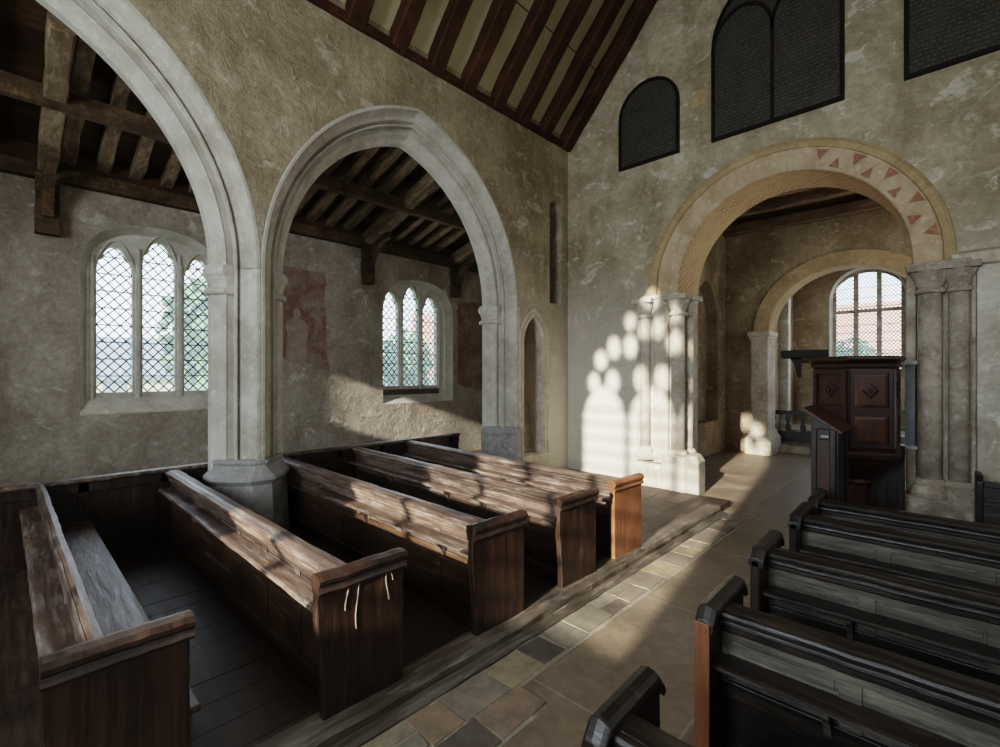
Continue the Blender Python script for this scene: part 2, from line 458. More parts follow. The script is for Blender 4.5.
# ------------------------------------------------------------------ arcade arches, pier and respond
PROF = [(0, XA), (.012, XA+.006), (.045, XA+.002), (.05, XA-.035), (.075, XA-.085), (.115, XA-.125), (.165, XA-.145), (.170, XA-.185), (.190, XA-.225), (.215, XA-.165),
        (.232, XA-.17), (.236, XA-.20), (.20, XA-.27), (.215, XA-.30), (.285, XA-.295), (.30, XA-.285), (.32, XA-.30), (.37, XA-.375), (.43, XA-.425), (.43, XA-.545), (.29, XB), (.0, XB)]
for n_, c in ((6, AC1), (7, AC2)):
    bm = bmesh.new(); archsweep(bm, c, PROF, S_OUT, E_OFF if c > 0 else E_OFF2, ZSP, ZSP-.02, 30)
    struct('trim_%d' % n_, bm, M['stone_pale'])

def capital(bm, yc, sgn):
    """half-octagonal capital on the inner order; sgn: direction into the opening"""
    base = [(.20, XA-.285), (.30, XA-.285), (.43, XA-.425), (.43, XA-.545), (.30, XB-.0), (.20, XB)]
    cx = sum(p[1] for p in base)/6
    L = []
    for z, o in ((3.17, .0), (3.17, .03), (3.195, .045), (3.225, .045), (3.25, .025), (3.255, .0), (3.30, .004), (3.36, .02), (3.40, .035), (3.405, .045), (3.44, .055), (3.49, .055), (3.50, .045), (3.52, .045), (3.535, .0)):
        l = []
        for i, x in base:
            f = 1 if i < .25 else 0
            ii = i + (0 if f else o)
            xx = x + (o if x > cx else -o)*(1 if i > .25 else .9)
            if i > .4: xx = x + (o*.45 if x > cx else -o*.45)
            l.append((xx, yc+sgn*ii, z))
        L.append(l)
    rings(bm, L)

HALF = [(0, XA), (.012, XA+.006), (.045, XA+.002), (.05, XA-.035), (.075, XA-.085), (.115, XA-.125), (.165, XA-.145), (.170, XA-.185), (.190, XA-.225), (.215, XA-.165),
        (.232, XA-.17), (.236, XA-.20), (.20, XA-.27), (.215, XA-.30), (.285, XA-.295), (.30, XA-.285), (.32, XA-.30), (.37, XA-.375), (.43, XA-.425), (.43, XA-.545), (.29, XB)]
YP = AC2+S_OUT                                         # 2.17
t = thing('stone_pier', 'pale stone compound pier standing between the two pointed arches', 'pillar', (0, YP, 0))
out = [(x, i) for i, x in HALF] + [(x, -i) for i, x in HALF[::-1]]
bm = bmesh.new(); prism(bm, out, lambda p: (p[0], p[1], 1.0), lambda p: (p[0], p[1], ZSP)); obj('shaft', bm, M['stone_pale'], t)
for s in (1, -1):
    bm = bmesh.new(); capital(bm, 0, s); obj('capital', bm, M['stone_pale'], t, bevel=.004)
plan = [(XA+.06, .12), (XA-.12, .30), (XA-.34, .46), (XA-.55, .46), (XB-.05, .32), (XB-.05, -.32), (XA-.55, -.46), (XA-.34, -.46), (XA-.12, -.30), (XA+.06, -.12)]
def pscale(pl, o, z):
    cx, cy = -6.5, 0 if min(p[1] for p in pl) < 0 else pl[0][1]
    return [(x+(o if x > cx else -o), y+math.copysign(min(abs(o), 9), o)*(1 if y > 0 else -1)*.9, z) for x, y in pl]
bm = bmesh.new()
rings(bm, [pscale(plan, o, z) for z, o in ((1.15, -.09), (1.14, -.055), (1.10, -.045), (1.07, -.06), (1.03, -.05), (.98, -.015), (.94, .02), (.90, .025), (.86, .0), (.84, -.01), (ZP, .02))])
obj('base', bm, M['stone_grey'], t, bevel=.006)

YR = AC1+S_OUT
t = thing('stone_pier', 'pale half pier against the wall beside the small pointed stair doorway', 'pillar', (0, YR, 0))
bm = bmesh.new(); prism(bm, [(x, -i) for i, x in HALF] + [(XB, .05), (XA+.004, .05)], lambda p: (p[0], p[1], 1.0), lambda p: (p[0], p[1], ZSP)); obj('shaft', bm, M['stone_pale'], t)
bm = bmesh.new(); capital(bm, 0, -1); obj('capital', bm, M['stone_pale'], t, bevel=.004)
bm = bmesh.new()
pl = [(XA+.03, .12), (XA+.03, -.06), (XA-.22, -.30), (XA-.33, -.47), (XA-.55, -.47), (XB, -.3), (XB, .12)]
rings(bm, [[(x+(o if x > -6.4 else 0), y-(o if y < 0 else 0), z) for x, y in pl] for z, o in ((1.17, -.04), (1.13, -.0), (1.05, .015), (.98, .0), (ZP, .02))])
obj('base', bm, M['stone_grey'], t, bevel=.008)

# solid wall pieces west of the arcade are in wall_north_arcade; respond of the west arch (out of frame)
bm = bmesh.new(); prism(bm, [(x, AC2-S_OUT+i) for i, x in HALF] + [(XB, AC2-S_OUT-.05), (XA, AC2-S_OUT-.05)], lambda p: (p[0], p[1], ZP), lambda p: (p[0], p[1], ZSP))
struct('trim_8', bm, M['stone_pale'])

# ------------------------------------------------------------------ north aisle wall with two three-light windows
def hump(c, a, zs, b, p=2.5):
    return lambda u: zs + b*max(0, 1-abs((u-c)/a)**p)**(1/p)
W1 = dict(c=1.735, a=.965, zb=1.58, zs=3.66, b=.92)
W2 = dict(c=7.03, a=1.05, zb=1.50, zs=3.55, b=.92)
bm = bmesh.new(); hs = []; ext = []
for w in (W1, W2):
    hs.append((w['c']-w['a'], w['c']+w['a'], (lambda z: (lambda u: z))(w['zb']), hump(w['c'], w['a'], w['zs'], w['b'])))
    ext += [w['c']-w['a']*math.cos(PI*k/40) for k in range(1, 40)]
plate(bm, PX, -3.2, 9.7, 0, 5.6, hs, XN, None, .2, ext)
struct('wall_north_aisle', bm, M['plaster_aisle'])

def light_top(c, hw, zs, h):
    def f(u):
        t_ = abs((u-c)/hw)
        lobe = .50*math.sqrt(max(0, 1-((t_-.70)/.30)**2)) if t_ > .5 else 0
        mid = (.50+.50*max(0, 1-(t_/.66)**2)**.62) if t_ < .66 else 0
        return zs + h*max(lobe, mid, .0 if t_ < 1 else 0)
    return f

def lattice(bm, P, d, lights, dx, dz, wd, th):
    """diamond leading clipped to the light openings"""
    for (ua, ub, fb, ft) in lights:
        zb = fb((ua+ub)/2); zt = max(ft(ua+(ub-ua)*k/20) for k in range(21))
        for sg in (1, -1):
            k0 = -int((zt-zb)/dz)-3; k1 = int((ub-ua)/dx)+int((zt-zb)/dz)+3
            for k in range(k0, k1):
                run = []
                n = int((zt-zb)/.012)
                for i in range(n+1):
                    z = zb+(zt-zb)*i/n
                    u = ua + dx*(k+.5) + sg*(z-zb)*dx/dz if sg > 0 else ub - dx*(k+.5) - (z-zb)*dx/dz
                    ok = ua < u < ub and z < ft(u)
                    if ok: run.append((u, z))
                if len(run) > 2:
                    (u_, z_), (v_, y_) = run[0], run[-1]
                    A = P(u_, z_, d); B = P(v_, y_, d)
                    beam(bm, A, B, wd, th, up=(P(0, 0, 1)-P(0, 0, 0)))

def window(name, w, xw, lights, zb, saddle, P=PX, XF=XN, frame_mat='stone_pale', lining='stone_pale', dirn=-1, dx=.15, dz=.165):
    """stone tracery set back in a splayed opening"""
    e = bpy.data.objects.new(name, None); C.objects.link(e); e['kind'] = 'structure'
    c, a = w['c'], w['a']
    H = [(x0, x1, (lambda u: zb), light_top((x0+x1)/2, (x1-x0)/2, zs, h)) for x0, x1, zs, h in lights]
    # splay lining
    bm = bmesh.new(); f = hump(c, a, w['zs'], w['b']); ai = a*.90
    g = hump(c, ai, w['zs']+.02, w['b']*.86)
    pts = [(-1, None)] + [(-math.cos(PI*k/40), 1) for k in range(41)] + [(1, None)]
    A = []; B = []
    for s, q in pts:
        A.append(P(c+s*a, w['zb'] if q is None else f(c+s*a), XF)); B.append(P(c+s*ai, zb-.08 if q is None else g(c+s*ai), xw+dirn*-.02))
    rings(bm, [A, B], cap=False, closed=True)
    struct('window_splay', bm, M[lining], e)
    # tracery plate
    bm = bmesh.new()
    ex = []
    for x0, x1, zs, h in lights: ex += [x0+(x1-x0)*k/36 for k in range(37)]
    plate(bm, P, c-ai-.1, c+ai+.1, zb-.12, w['zs']+w['b']+.15, H, xw, xw+dirn*.14, .1, ex)
    for x0, x1, zs, h in lights:                      # roll moulding beside each light
        for xm in (x0-.055, x1+.055):
            A0 = P(xm, zb-.1, xw); B0 = P(xm, zs+h*.6, xw)
            L = [[p+Vector((P(0,0,0)-P(0,0,1)).cross(P(1,0,0)-P(0,0,0))).normalized()*0 + (P(math.cos(q)*.036, 0, -dirn*math.sin(q)*.05)-P(0,0,0)) for q in [PI*k/6 for k in range(7)]] for p in (A0, B0)]
            rings(bm, L, cap=False, closed=False)
        top = [(x0-.025+(x1-x0+.05)*k/16, 0) for k in range(17)]
        L = []
        for u, _ in top:                               # arched label over each light
            tt = abs((u-(x0+x1)/2)/((x1-x0)/2+.03)); z = zs + h*(1.16*max(0, 1-tt**1.7)**.75)
            L.append([P(u, z+o, xw-dirn*p_) for o, p_ in ((0, 0), (.01, .04), (.05, .04), (.06, 0))])
        rings(bm, L, cap=False, closed=False)
    struct('window_frame', bm, M[frame_mat], e)
    for h in H:                                        # panes
        bm = bmesh.new(); plate(bm, P, h[0], h[1], h[2], h[3], [], xw+dirn*.08, None, .02)
        struct('pane', bm, M['glass'], e)
    bm = bmesh.new(); lattice(bm, P, xw+dirn*.075, H, dx, dz, .018, .010)
    struct('leading', bm, M['lead'], e)
    bm = bmesh.new()
    for h in H:
        for z in saddle:
            if z < h[3]((h[0]+h[1])/2)-.1: beam(bm, P(h[0], z, xw+dirn*.06), P(h[1], z, xw+dirn*.06), .014, .016)
        for u in (): pass
    struct('saddle_bar', bm, M['lead'], e)
    return e
xw = -9.62
def L3(y0, y1, zs, hs_):
    w_ = (y1-y0-2*.13)/3
    return [(y0+k*(w_+.13), y0+k*(w_+.13)+w_, zs[k], hs_[k]) for k in range(3)]
window('window_1', W1, xw, L3(.985, 2.60, (3.80, 3.98, 3.80), (.42, .42, .42)), 1.90, [2.16+.27*k for k in range(9)])
window('window_2', W2, xw, L3(6.10, 7.73, (3.72, 3.90, 3.72), (.42, .42, .42)), 1.90, [2.16+.27*k for k in range(9)])
# sloping sills (second one with a dark board)
bm = bmesh.new(); prism(bm, [(XN+.012, 1.60), (XN+.012, 1.57), (-9.66, 1.57), (-9.66, 1.84)], lambda p: (p[0], W1['c']-.96, p[1]), lambda p: (p[0], W1['c']+.96, p[1]))
struct('trim_9', bm, M['stone_jamb'])
bm = bmesh.new(); box(bm, -9.60, -9.52, 6.05, 7.72, 1.53, 1.82)
struct('trim_10', bm, M['oak_grey_x'], bevel=.005)

# aisle end walls
bm = bmesh.new(); box(bm, XN-.2, XB, 9.6, 9.7, 0, 6.3); plate(bm, PY, XN-.3, XB+.02, -.1, 6.4, [(-8.22, -7.75, lambda u: 3.75, lambda u: 4.85), (-7.68, -7.2, lambda u: 3.75, lambda u: 4.85)], -3.2, -3.3, .3)
struct('wall_aisle_ends', bm, M['plaster_aisle'])

# ------------------------------------------------------------------ aisle lean-to roof
SL = .29
def zr(x): return 5.02+SL*(x-XN)                    # underside of principals
bm = bmesh.new()
prism(bm, [(XN-.6, zr(XN-.6)+.42), (XB+.3, zr(XB+.3)+.42), (XB+.3, zr(XB+.3)+.5), (XN-.6, zr(XN-.6)+.5)], lambda p: (p[0], -3.3, p[1]), lambda p: (p[0], 9.7, p[1]))
struct('ceiling', bm, M['boards'])
bm = bmesh.new(); box(bm, XN-.02, XN+.02, -3.2, 9.6, 5.1, 5.62); struct('trim_18', bm, M['boards'])
rnd = random.Random(21)
PRN = [.42, 2.97, 5.53, 8.09]
bm0 = None
y = -2.2
while y < 9.4:
    if all(abs(y-p) > .2 for p in PRN):
        bm = bmesh.new(); rough_beam(bm, (XN, y, zr(XN)+.33), (XB+.05, y+rnd.uniform(-.02, .02), zr(XB+.05)+.33), .17+rnd.uniform(-.02, .02), .15, seg=8, amp=.014, rnd=rnd)
        tag(obj('rafter', bm, M['rafter_aisle']), 'weathered pale brown rafter of the lean-to roof over the north aisle', 'rafter', 'common rafters of the aisle lean-to roof')
    y += .405
bm = bmesh.new(); rough_beam(bm, (XN+.06, -3.2, 5.06), (XN+.06, 9.6, 5.06), .2, .2, seg=30, amp=.01, rnd=rnd)
tag(obj('wall_plate', bm, M['beam']), 'long timber plate along the top of the north aisle wall', 'beam')
bm = bmesh.new(); rough_beam(bm, (-7.86, -3.15, zr(-7.86)+.06), (-7.86, 9.55, zr(-7.86)+.06), .16, .22, seg=30, amp=.008, rnd=rnd)
tag(obj('purlin', bm, M['beam']), 'long purlin crossing under the aisle rafters halfway up the lean-to roof', 'beam')
LAB = ['roof truss with wall post left of the three-light window at the far left', 'roof truss hidden mostly behind the stone pier',
       'roof truss with curved wall post between the red wall painting and the right aisle window', 'roof truss with wall post just right of the right aisle window']
for yp, lb in zip(PRN, LAB):
    t = thing('roof_truss', lb, 'roof beam', (XN, yp, 0), 0, 'aisle roof trusses')
    bm = bmesh.new(); rough_beam(bm, (.02, 0, zr(XN)+.12), (XB-XN+.05, 0, zr(XB)+.12), .21, .24, seg=10, amp=.012, rnd=rnd); obj('principal_rafter', bm, M['rafter_aisle'], t)
    bm = bmesh.new(); rough_beam(bm, (.10, 0, 4.18), (.10, 0, 5.02), .25, .16, up=(1, 0, 0), seg=5, amp=.008, rnd=rnd); obj('wall_post', bm, M['beam'], t)
    bm = bmesh.new()                                   # curved brace
    L = []
    for k in range(9):
        q = k/8*PI/2; r = .78
        px = .16+r-r*math.cos(q); pz = 4.4+r*.85*math.sin(q)+SL*px*.2
        nx, nz = math.cos(q), -math.sin(q)
        L.append([(px-nx*.03, -.06, pz-nz*.03), (px-nx*.03, .06, pz-nz*.03), (px+nx*.09, .06, pz+nz*.09), (px+nx*.09, -.06, pz+nz*.09)])
    rings(bm, L); obj('brace', bm, M['beam'], t)

# ------------------------------------------------------------------ east wall of the nave with the round chancel arch
CC, RI, RO, ZC = -2.0, 1.63, 2.02, 3.76
arch = (CC-RI, CC+RI, lambda u: -.3, lambda u: ZC+math.sqrt(max(0, RI*RI-(u-CC)**2))*1.02)
bm = bmesh.new()
plate(bm, PY, XA-.02, XS+.2, -.4, 12.2, [arch], YE, YE2, .15, [CC-RI*math.cos(PI*k/60) for k in range(1, 60)])
struct('wall_east', bm, M['plaster_east'])

def round_sweep(bm, prof, c, zc, zb, n=48, ky=1.0, uv=False, mi=0):
    """prof: (radius, y)"""
    R = []
    for r, y, *cc in prof:
        c = cc[0] if cc else c
        L = [(c-r, y, zb)] + [(c-r*math.cos(PI*k/n), y, zc+ky*r*math.sin(PI*k/n)) for k in range(n+1)] + [(c+r, y, zb)]
        R.append([bm.verts.new(p) for p in L])
    uvl = bm.loops.layers.uv.verify() if uv else None
    for j, (a, b) in enumerate(zip(R, R[1:])):
        for i in range(len(a)-1):
            f = bm.faces.new((a[i], a[i+1], b[i+1], b[i])); f.material_index = mi
            if uv:
                for lp, (uu, vv) in zip(f.loops, ((i, 0), (i+1, 0), (i+1, 1), (i, 1))):
                    lp[uvl].uv = (uu*PI*prof[0][0]/n, vv*abs(prof[1][1]-prof[0][1]))
ZI = 3.70
bm = bmesh.new()   # ochre hood and pale voussoir band
round_sweep(bm, [(RO+.13, YE+.01, -2.08), (RO+.12, YE-.04, -2.08), (RO+.06, YE-.065, -2.06), (RO+.04, YE-.06, -2.06), (RO-.02, YE-.05, -2.05), (RO-.03, YE-.015, -2.05)], CC, ZC, ZI, mi=0)
round_sweep(bm, [(RO-.03, YE-.015, -2.05), (RO-.05, YE-.03, -2.05), (RI+.035, YE-.03, CC), (RI+.01, YE-.022), (RI-.004, YE)], CC, ZC, ZI, ky=1.015, mi=1)
def tri(a, r0, r1, w, flip):
    m = lambda r, aa: Vector((CC+r*math.sin(aa), YE-.033, ZC+1.015*r*math.cos(aa)))
    p = [m(r0, a-w), m(r0, a+w), m(r1, a)] if not flip else [m(r1, a-w), m(r1, a+w), m(r0, a)]
    f = bm.faces.new([bm.verts.new(q) for q in p]); f.material_index = 2
rnd = random.Random(4)
for k in range(13):
    a = math.radians(-12+7.6*k)
    if k < 4: continue
    if k % 2: tri(a, RI+.05, RI+.20, .045, False)
    else: tri(a, RI+.13, RI+.29, .045, True)
struct('trim_11', bm, [M['stone_ochre'], M['stone_band'], M['red_paint']], weld=False)
bm = bmesh.new(); round_sweep(bm, [(RI-.006, YE-.02), (RI-.006, YE2+.02)], CC, ZC, ZI, ky=1.015, uv=True)
struct('trim_12', bm, M['soffit'], weld=False)

# responds of the chancel arch: engaged shafts, capitals and plinths
def respond(name, label, parts, plinth, mat, wallblk):
    t = thing(name, label, 'pillar', (plinth[0][0], YE, 0)); inv = (-plinth[0][0], -YE)
    ox, oy = inv
    bm = bmesh.new()
    for x0, x1, y0, y1, z0, z1 in wallblk: box(bm, x0+ox, x1+ox, y0+oy, y1+oy, z0, z1)
    obj('jamb', bm, mat, t, bevel=.02)
    for cx, cy, r in parts:
        bm = bmesh.new(); lathe(bm, cx+ox, cy+oy, [(r, .75), (r*.98, 2), (r*.97, 3.3)], 24); obj('shaft', bm, mat, t, smooth=True)
        bm = bmesh.new(); lathe(bm, cx+ox, cy+oy, [(r*.97, 3.26), (r+.035, 3.27), (r+.04, 3.30), (r+.02, 3.33), (r+.0, 3.345), (r+.03, 3.42), (r+.08, 3.52), (r+.085, 3.56)], 20)
        s = r+.10; box(bm, cx-s+ox, cx+s+ox, cy-s+oy, cy+s+oy, 3.55, 3.63); obj('capital', bm, mat, t)
        bm = bmesh.new(); lathe(bm, cx+ox, cy+oy, [(r+.09, .56), (r+.10, .62), (r+.07, .67), (r+.035, .70), (r+.05, .74), (r+.03, .78), (r, .80)], 24); obj('base', bm, mat, t, smooth=False)
    bm = bmesh.new()
    for pl, z0, z1, tp in plinth[1]:
        cx = sum(p[0] for p in pl)/len(pl); cy = sum(p[1] for p in pl)/len(pl)
        rings(bm, [[(p[0]+ox, p[1]+oy, z0) for p in pl], [(p[0]+ox, p[1]+oy, z1-.12) for p in pl], [(cx+(p[0]-cx)*tp+ox, cy+(p[1]-cy)*tp+oy, z1) for p in pl]])
    o = obj('plinth', bm, M['stone_jamb'] if mat == M['stone_jamb'] else mat, t, bevel=.02)
    bm = bmesh.new()
    for x0, x1, y0, y1, z0, z1 in plinth[2]: box(bm, x0+ox, x1+ox, y0+oy, y1+oy, z0, z1)
    obj('impost', bm, mat, t, bevel=.015)
    return t
respond('arch_respond', 'sunlit left jamb of the round chancel arch with engaged shafts and block plinth',
        [(-4.27, YE-.02, .10), (-3.63, YE-.03, .125), (-3.56, YE+.28, .09)],
        [(-3.9,), [([(-4.42, YE-.26), (-3.86, YE-.26), (-3.80, YE-.18), (-3.80, YE+.1), (-4.42, YE+.1)], 0, .52, .93),
                   ([(-3.82, YE-.30), (-3.40, YE-.36), (-3.22, YE-.12), (-3.26, YE+.30), (-3.50, YE+.45), (-3.82, YE+.1)], 0, .72, .80)],
         [(-4.38, -3.57, YE-.10, YE+.1, 3.61, 3.69), (-3.9, -3.56, YE, YE2, 3.61, 3.69)]],
        M['stone_jamb'], [(-4.10, -3.80, YE-.07, YE+.1, .4, 3.65), (-4.46, -4.38, YE-.03, YE+.1, .3, 3.65), (-3.9, -3.62, YE+.02, YE2, 0, 3.65)])
respond('arch_respond', 'stained right jamb of the round chancel arch with two engaged columns beside the pulpit',
        [(-.19, YE-.05, .125), (.085, YE-.03, .105)],
        [(0.,), [([(-.50, YE-.22), (.26, YE-.22), (.26, YE+.1), (-.50, YE+.1)], 0, .56, .97)],
         [(-.44, .20, YE-.12, YE+.1, 3.61, 3.69), (-.45, -.33, YE, YE2, 3.61, 3.69)]],
        M['stone_dirty'], [(-.44, -.33, YE-.03, YE+.12, 0, 3.65), (-.05, -.01, YE-.04, YE+.1, .4, 3.65), (.20, .245, YE-.06, YE+.1, 0, 3.7), (-.42, -.3, YE, YE2, 0, 3.65)])
bm = bmesh.new()                                       # impost string course to the right of the arch
prism(bm, [(YE+.01, 3.56), (YE-.10, 3.60), (YE-.11, 3.74), (YE+.01, 3.80)], lambda p: (.02, p[0], p[1]), lambda p: (XS, p[0], p[1]))
struct('trim_13', bm, M['stone_jamb'])
bm = bmesh.new(); box(bm, .25, XS, YE-.05, YE+.02, 0, 3.58)       # whitewashed dado wall below it
struct('wall_east_dado', bm, M['plaster_white'], bevel=.01)

# ------------------------------------------------------------------ crossing and chancel beyond the arch
bm = bmesh.new()
rec = (12.1, 13.75, lambda u: .9, parch(12.925, .825, .3, 3.6))
plate(bm, PX, YE2, 14.45, 0, 7, [rec], -4.7, -5.0, .1, [12.1+1.65*k/30 for k in range(31)])
box(bm, -5.05, -5.0, 11.5, 14.3, 0, 5.5)
struct('wall_crossing_north', bm, M['plaster_chancel'])
bm = bmesh.new()
cw = (10.35, 11.35, lambda u: 1.5, parch(10.85, .5, .3, 2.6))
plate(bm, PX, YE2-.1, 19, 0, 7, [cw, (16.2, 17.6, lambda u: 1.8, parch(16.9, .7, .4, 3.6))], .55, .75, .1, [10.35+.05*k for k in range(21)]+[16.2+.07*k for k in range(21)])
struct('wall_chancel_south', bm, M['plaster_chancel'])
C2, R2, Z2, K2 = -1.88, 1.70, 3.33, .92
bm = bmesh.new()
plate(bm, PY, -5.1, .6, -.4, 7, [(C2-R2, C2+R2, lambda u: -.3, lambda u: Z2+K2*math.sqrt(max(0, R2*R2-(u-C2)**2)))], 14.4, 15.0, .2, [C2-R2*math.cos(PI*k/50) for k in range(1, 50)])
struct('wall_chancel_arch', bm, M['plaster_chancel'])
bm = bmesh.new(); round_sweep(bm, [(R2+.36, 14.41), (R2+.36, 14.35), (R2+.02, 14.34), (R2-.02, 14.36), (R2-.02, 15.02)], C2, Z2, 3.3, ky=.93)
struct('trim_14', bm, M['stone_ochre'])
bm = bmesh.new()
box(bm, -3.98, -3.56, 14.22, 15.0, 0, 3.25); box(bm, -4.02, -3.74, 14.28, 14.45, 0, 3.25)
box(bm, -4.06, -3.50, 14.15, 15.05, 3.22, 3.35); box(bm, -4.03, -3.53, 14.19, 15.03, 3.14, 3.23)
for x0, x1, y0, y1, z0, z1 in ((-4.08, -3.44, 14.02, 15.1, 0, .42),): box(bm, x0, x1, y0, y1, z0, z1)
rings(bm, [[(-4.08+d, 14.02+d, z), (-3.44-d, 14.02+d, z), (-3.44-d, 15.1, z), (-4.08+d, 15.1, z)] for z, d in ((.42, 0), (.52, .07), (.60, .10), (.66, .14))])
tag(obj('stone_pier', bm, M['stone_jamb'], bevel=.02), 'pale square pier carrying the left side of the inner chancel arch', 'pillar')
bm = bmesh.new(); box(bm, -4.05, -3.75, 15.0, 19, 0, 7); struct('wall_chancel_north', bm, M['plaster_chancel'])
bm = bmesh.new(); box(bm, -3.78, -3.5, 16.2, 16.5, 0, 4.6); struct('trim_15', bm, M['plaster_white'], bevel=.03)
# chancel east wall and window
W3 = dict(c=-1.83, a=.93, zb=2.1, zs=4.45, b=.98)
ZEB = 2.35; YEW = 18.0
bm = bmesh.new()
plate(bm, PY, -4.0, .7, 0, 7, [(W3['c']-W3['a'], W3['c']+W3['a'], lambda u: W3['zb'], hump(W3['c'], W3['a'], W3['zs'], W3['b'], 2.2))], YEW, None, .2, [W3['c']-W3['a']*math.cos(PI*k/40) for k in range(1, 40)])
struct('wall_chancel_east', bm, M['plaster_chancel'])
e = bpy.data.objects.new('window_3', None); C.objects.link(e); e['kind'] = 'structure'
bm = bmesh.new(); ff = hump(W3['c'], W3['a'], W3['zs'], W3['b'], 2.2); gg = hump(W3['c'], W3['a']*.94, W3['zs'], W3['b']*.95, 2.2)
A = [PY(W3['c']-W3['a'], W3['zb'], YEW)]+[PY(W3['c']-W3['a']*math.cos(PI*k/40), ff(W3['c']-W3['a']*math.cos(PI*k/40)), YEW) for k in range(41)]+[PY(W3['c']+W3['a'], W3['zb'], YEW)]
B = [PY(W3['c']-.94*W3['a'], W3['zb'], YEW+.3)]+[PY(W3['c']-.94*W3['a']*math.cos(PI*k/40), gg(W3['c']-.94*W3['a']*math.cos(PI*k/40)), YEW+.3) for k in range(41)]+[PY(W3['c']+.94*W3['a'], W3['zb'], YEW+.3)]
rings(bm, [A, B], cap=False); struct('window_splay', bm, M['plaster_white'], e)
HH = []
x0 = W3['c']-.79; wl = (1.58-2*.12)/3
for k in range(3):
    a_ = x0+k*(wl+.12)
    HH.append((a_, a_+wl, lambda u: ZEB, lambda u: 4.08))
    HH.append((a_, a_+wl, lambda u: 4.18, (lambda g_: (lambda u: g_(u)-.07))(hump(W3['c'], .92, 4.52, .86, 2.0))))
bm = bmesh.new(); ex = []
for h in HH: ex += [h[0]+(h[1]-h[0])*k/14 for k in range(15)]
plate(bm, PY, W3['c']-1.0, W3['c']+1.0, 2.0, 5.6, HH, YEW+.25, YEW+.36, .1, ex); struct('window_frame', bm, M['stone_dirty'], e)
for h in HH:
    bm = bmesh.new(); plate(bm, PY, h[0], h[1], h[2], h[3], [], YEW+.33, None, .05); struct('pane', bm, M['glass'], e)
bm = bmesh.new()
for h in HH:
    # bottom of the upper lights differs, so clip each separately
    lattice(bm, PY, YEW+.32, [h], .10, .12, .016, .01)
struct('leading', bm, M['lead'], e)
bm = bmesh.new()
for h in HH:
    for z in (2.62, 2.9, 3.18, 3.46, 3.7, 4.25, 4.55, 4.85):
        if h[2](h[0]) < z < h[3]((h[0]+h[1])/2)-.05: beam(bm, (h[0], YEW+.31, z), (h[1], YEW+.31, z), .014, .016)
struct('saddle_bar', bm, M['lead'], e)
# floors and ceilings there
bm = bmesh.new(); box(bm, -4, .6, 15.0, 18.1, -.1, .18); box(bm, -4, .6, 15.7, 18.1, .18, .36); box(bm, -4, .6, 16.3, 18.1, .36, .54)
struct('floor', bm, M['stone_dirty'], bevel=.015)
bm = bmesh.new(); box(bm, -5.1, .8, YE2-.4, 15, 6.62, 6.7); box(bm, -5.1, .8, 15, 19, 6.62, 6.7); struct('ceiling', bm, M['boards'])
rnd = random.Random(8)
for k, yb in enumerate((10.3, 11.3, 12.3, 13.3, 14.28)):
    bm = bmesh.new(); rough_beam(bm, (-4.7, yb, 6.44 if k < 4 else 6.25), (.55, yb, 6.44 if k < 4 else 6.2), .24, .26, seg=10, amp=.02, rnd=rnd)
    tag(obj('ceiling_beam', bm, M['rafter_aisle']), 'dark timber beam across the ceiling beyond the round arch' if k < 4 else 'lowest dark timber beam along the wall above the inner chancel arch', 'beam', 'crossing ceiling beams')
bm = bmesh.new(); rough_beam(bm, (-3.9, 10, 6.3), (-.4, 13.6, 6.32), .2, .2, seg=8, amp=.02, rnd=rnd)
tag(obj('ceiling_beam', bm, M['rafter_aisle']), 'slanting brace timber below the crossing ceiling beams', 'beam', 'crossing ceiling beams')
# altar rail
t = thing('altar_rail', 'low dark altar rail with flat balusters on the chancel step', 'railing', (-3.3, 15.55, .18))
bm = bmesh.new(); box(bm, -.5, 2.4, -.05, .05, .84, .95); obj('top_rail', bm, M['oak_black_x'], t, bevel=.01)
bm = bmesh.new(); box(bm, -.5, 2.4, -.05, .05, .08, .36); obj('bottom_rail', bm, M['oak_black_x'], t, bevel=.01)
for k in range(8):
    bm = bmesh.new(); x = -.44+k*.37
    prism(bm, [(-.05, .36), (.05, .36), (.075, .5), (.04, .6), (.075, .72), (.05, .84), (-.05, .84), (-.075, .72), (-.04, .6), (-.075, .5)], lambda p: (x+p[0], -.02, p[1]), lambda p: (x+p[0], .02, p[1]))
    obj('baluster', bm, M['oak_black_z'], t)

# ------------------------------------------------------------------ nave roof
RS = 1.12; XR = -2.0
zt = lambda x: ZW+.05+RS*(x-XA)
ZR = zt(XR)
for s in (1, -1):
    bm = bmesh.new()
    mx = lambda x: x if s > 0 else 2*XR-x
    prism(bm, [(XA-.45, zt(XA-.45)), (XR, ZR), (XR, ZR+.1), (XA-.45, zt(XA-.45)+.1)], lambda p: (mx(p[0]), YW-.1, p[1]+.20), lambda p: (mx(p[0]), YE+.6, p[1]+.20))
    struct('ceiling', bm, M['ceiling'])
bm = bmesh.new()
for q in (.22, .5, .78):                              # lath lines across the plaster panels
    x = XA+q*(XR-XA); box(bm, x-.006, x+.006, YW, YE, zt(x)+.188, zt(x)+.2)
struct('trim_16', bm, M['rafter'])
rnd = random.Random(31)
for k in range(19):
    y = 8.46-.72*k
    bm = bmesh.new(); w = .27 if k else .30
    rough_beam(bm, (XA-.05, y, zt(XA-.05)+.06), (XR+.05, y+rnd.uniform(-.03, .03), ZR+.06), w, .26 if k else .34, up=(-RS, 0, 1), seg=12, amp=.02, rnd=rnd)
    tag(obj('rafter', bm, M['rafter']), 'broad dark rafter tight against the east wall of the nave' if k == 0 else 'dark brown rafter between cream plaster panels of the nave roof', 'rafter', 'north slope rafters of the nave roof')
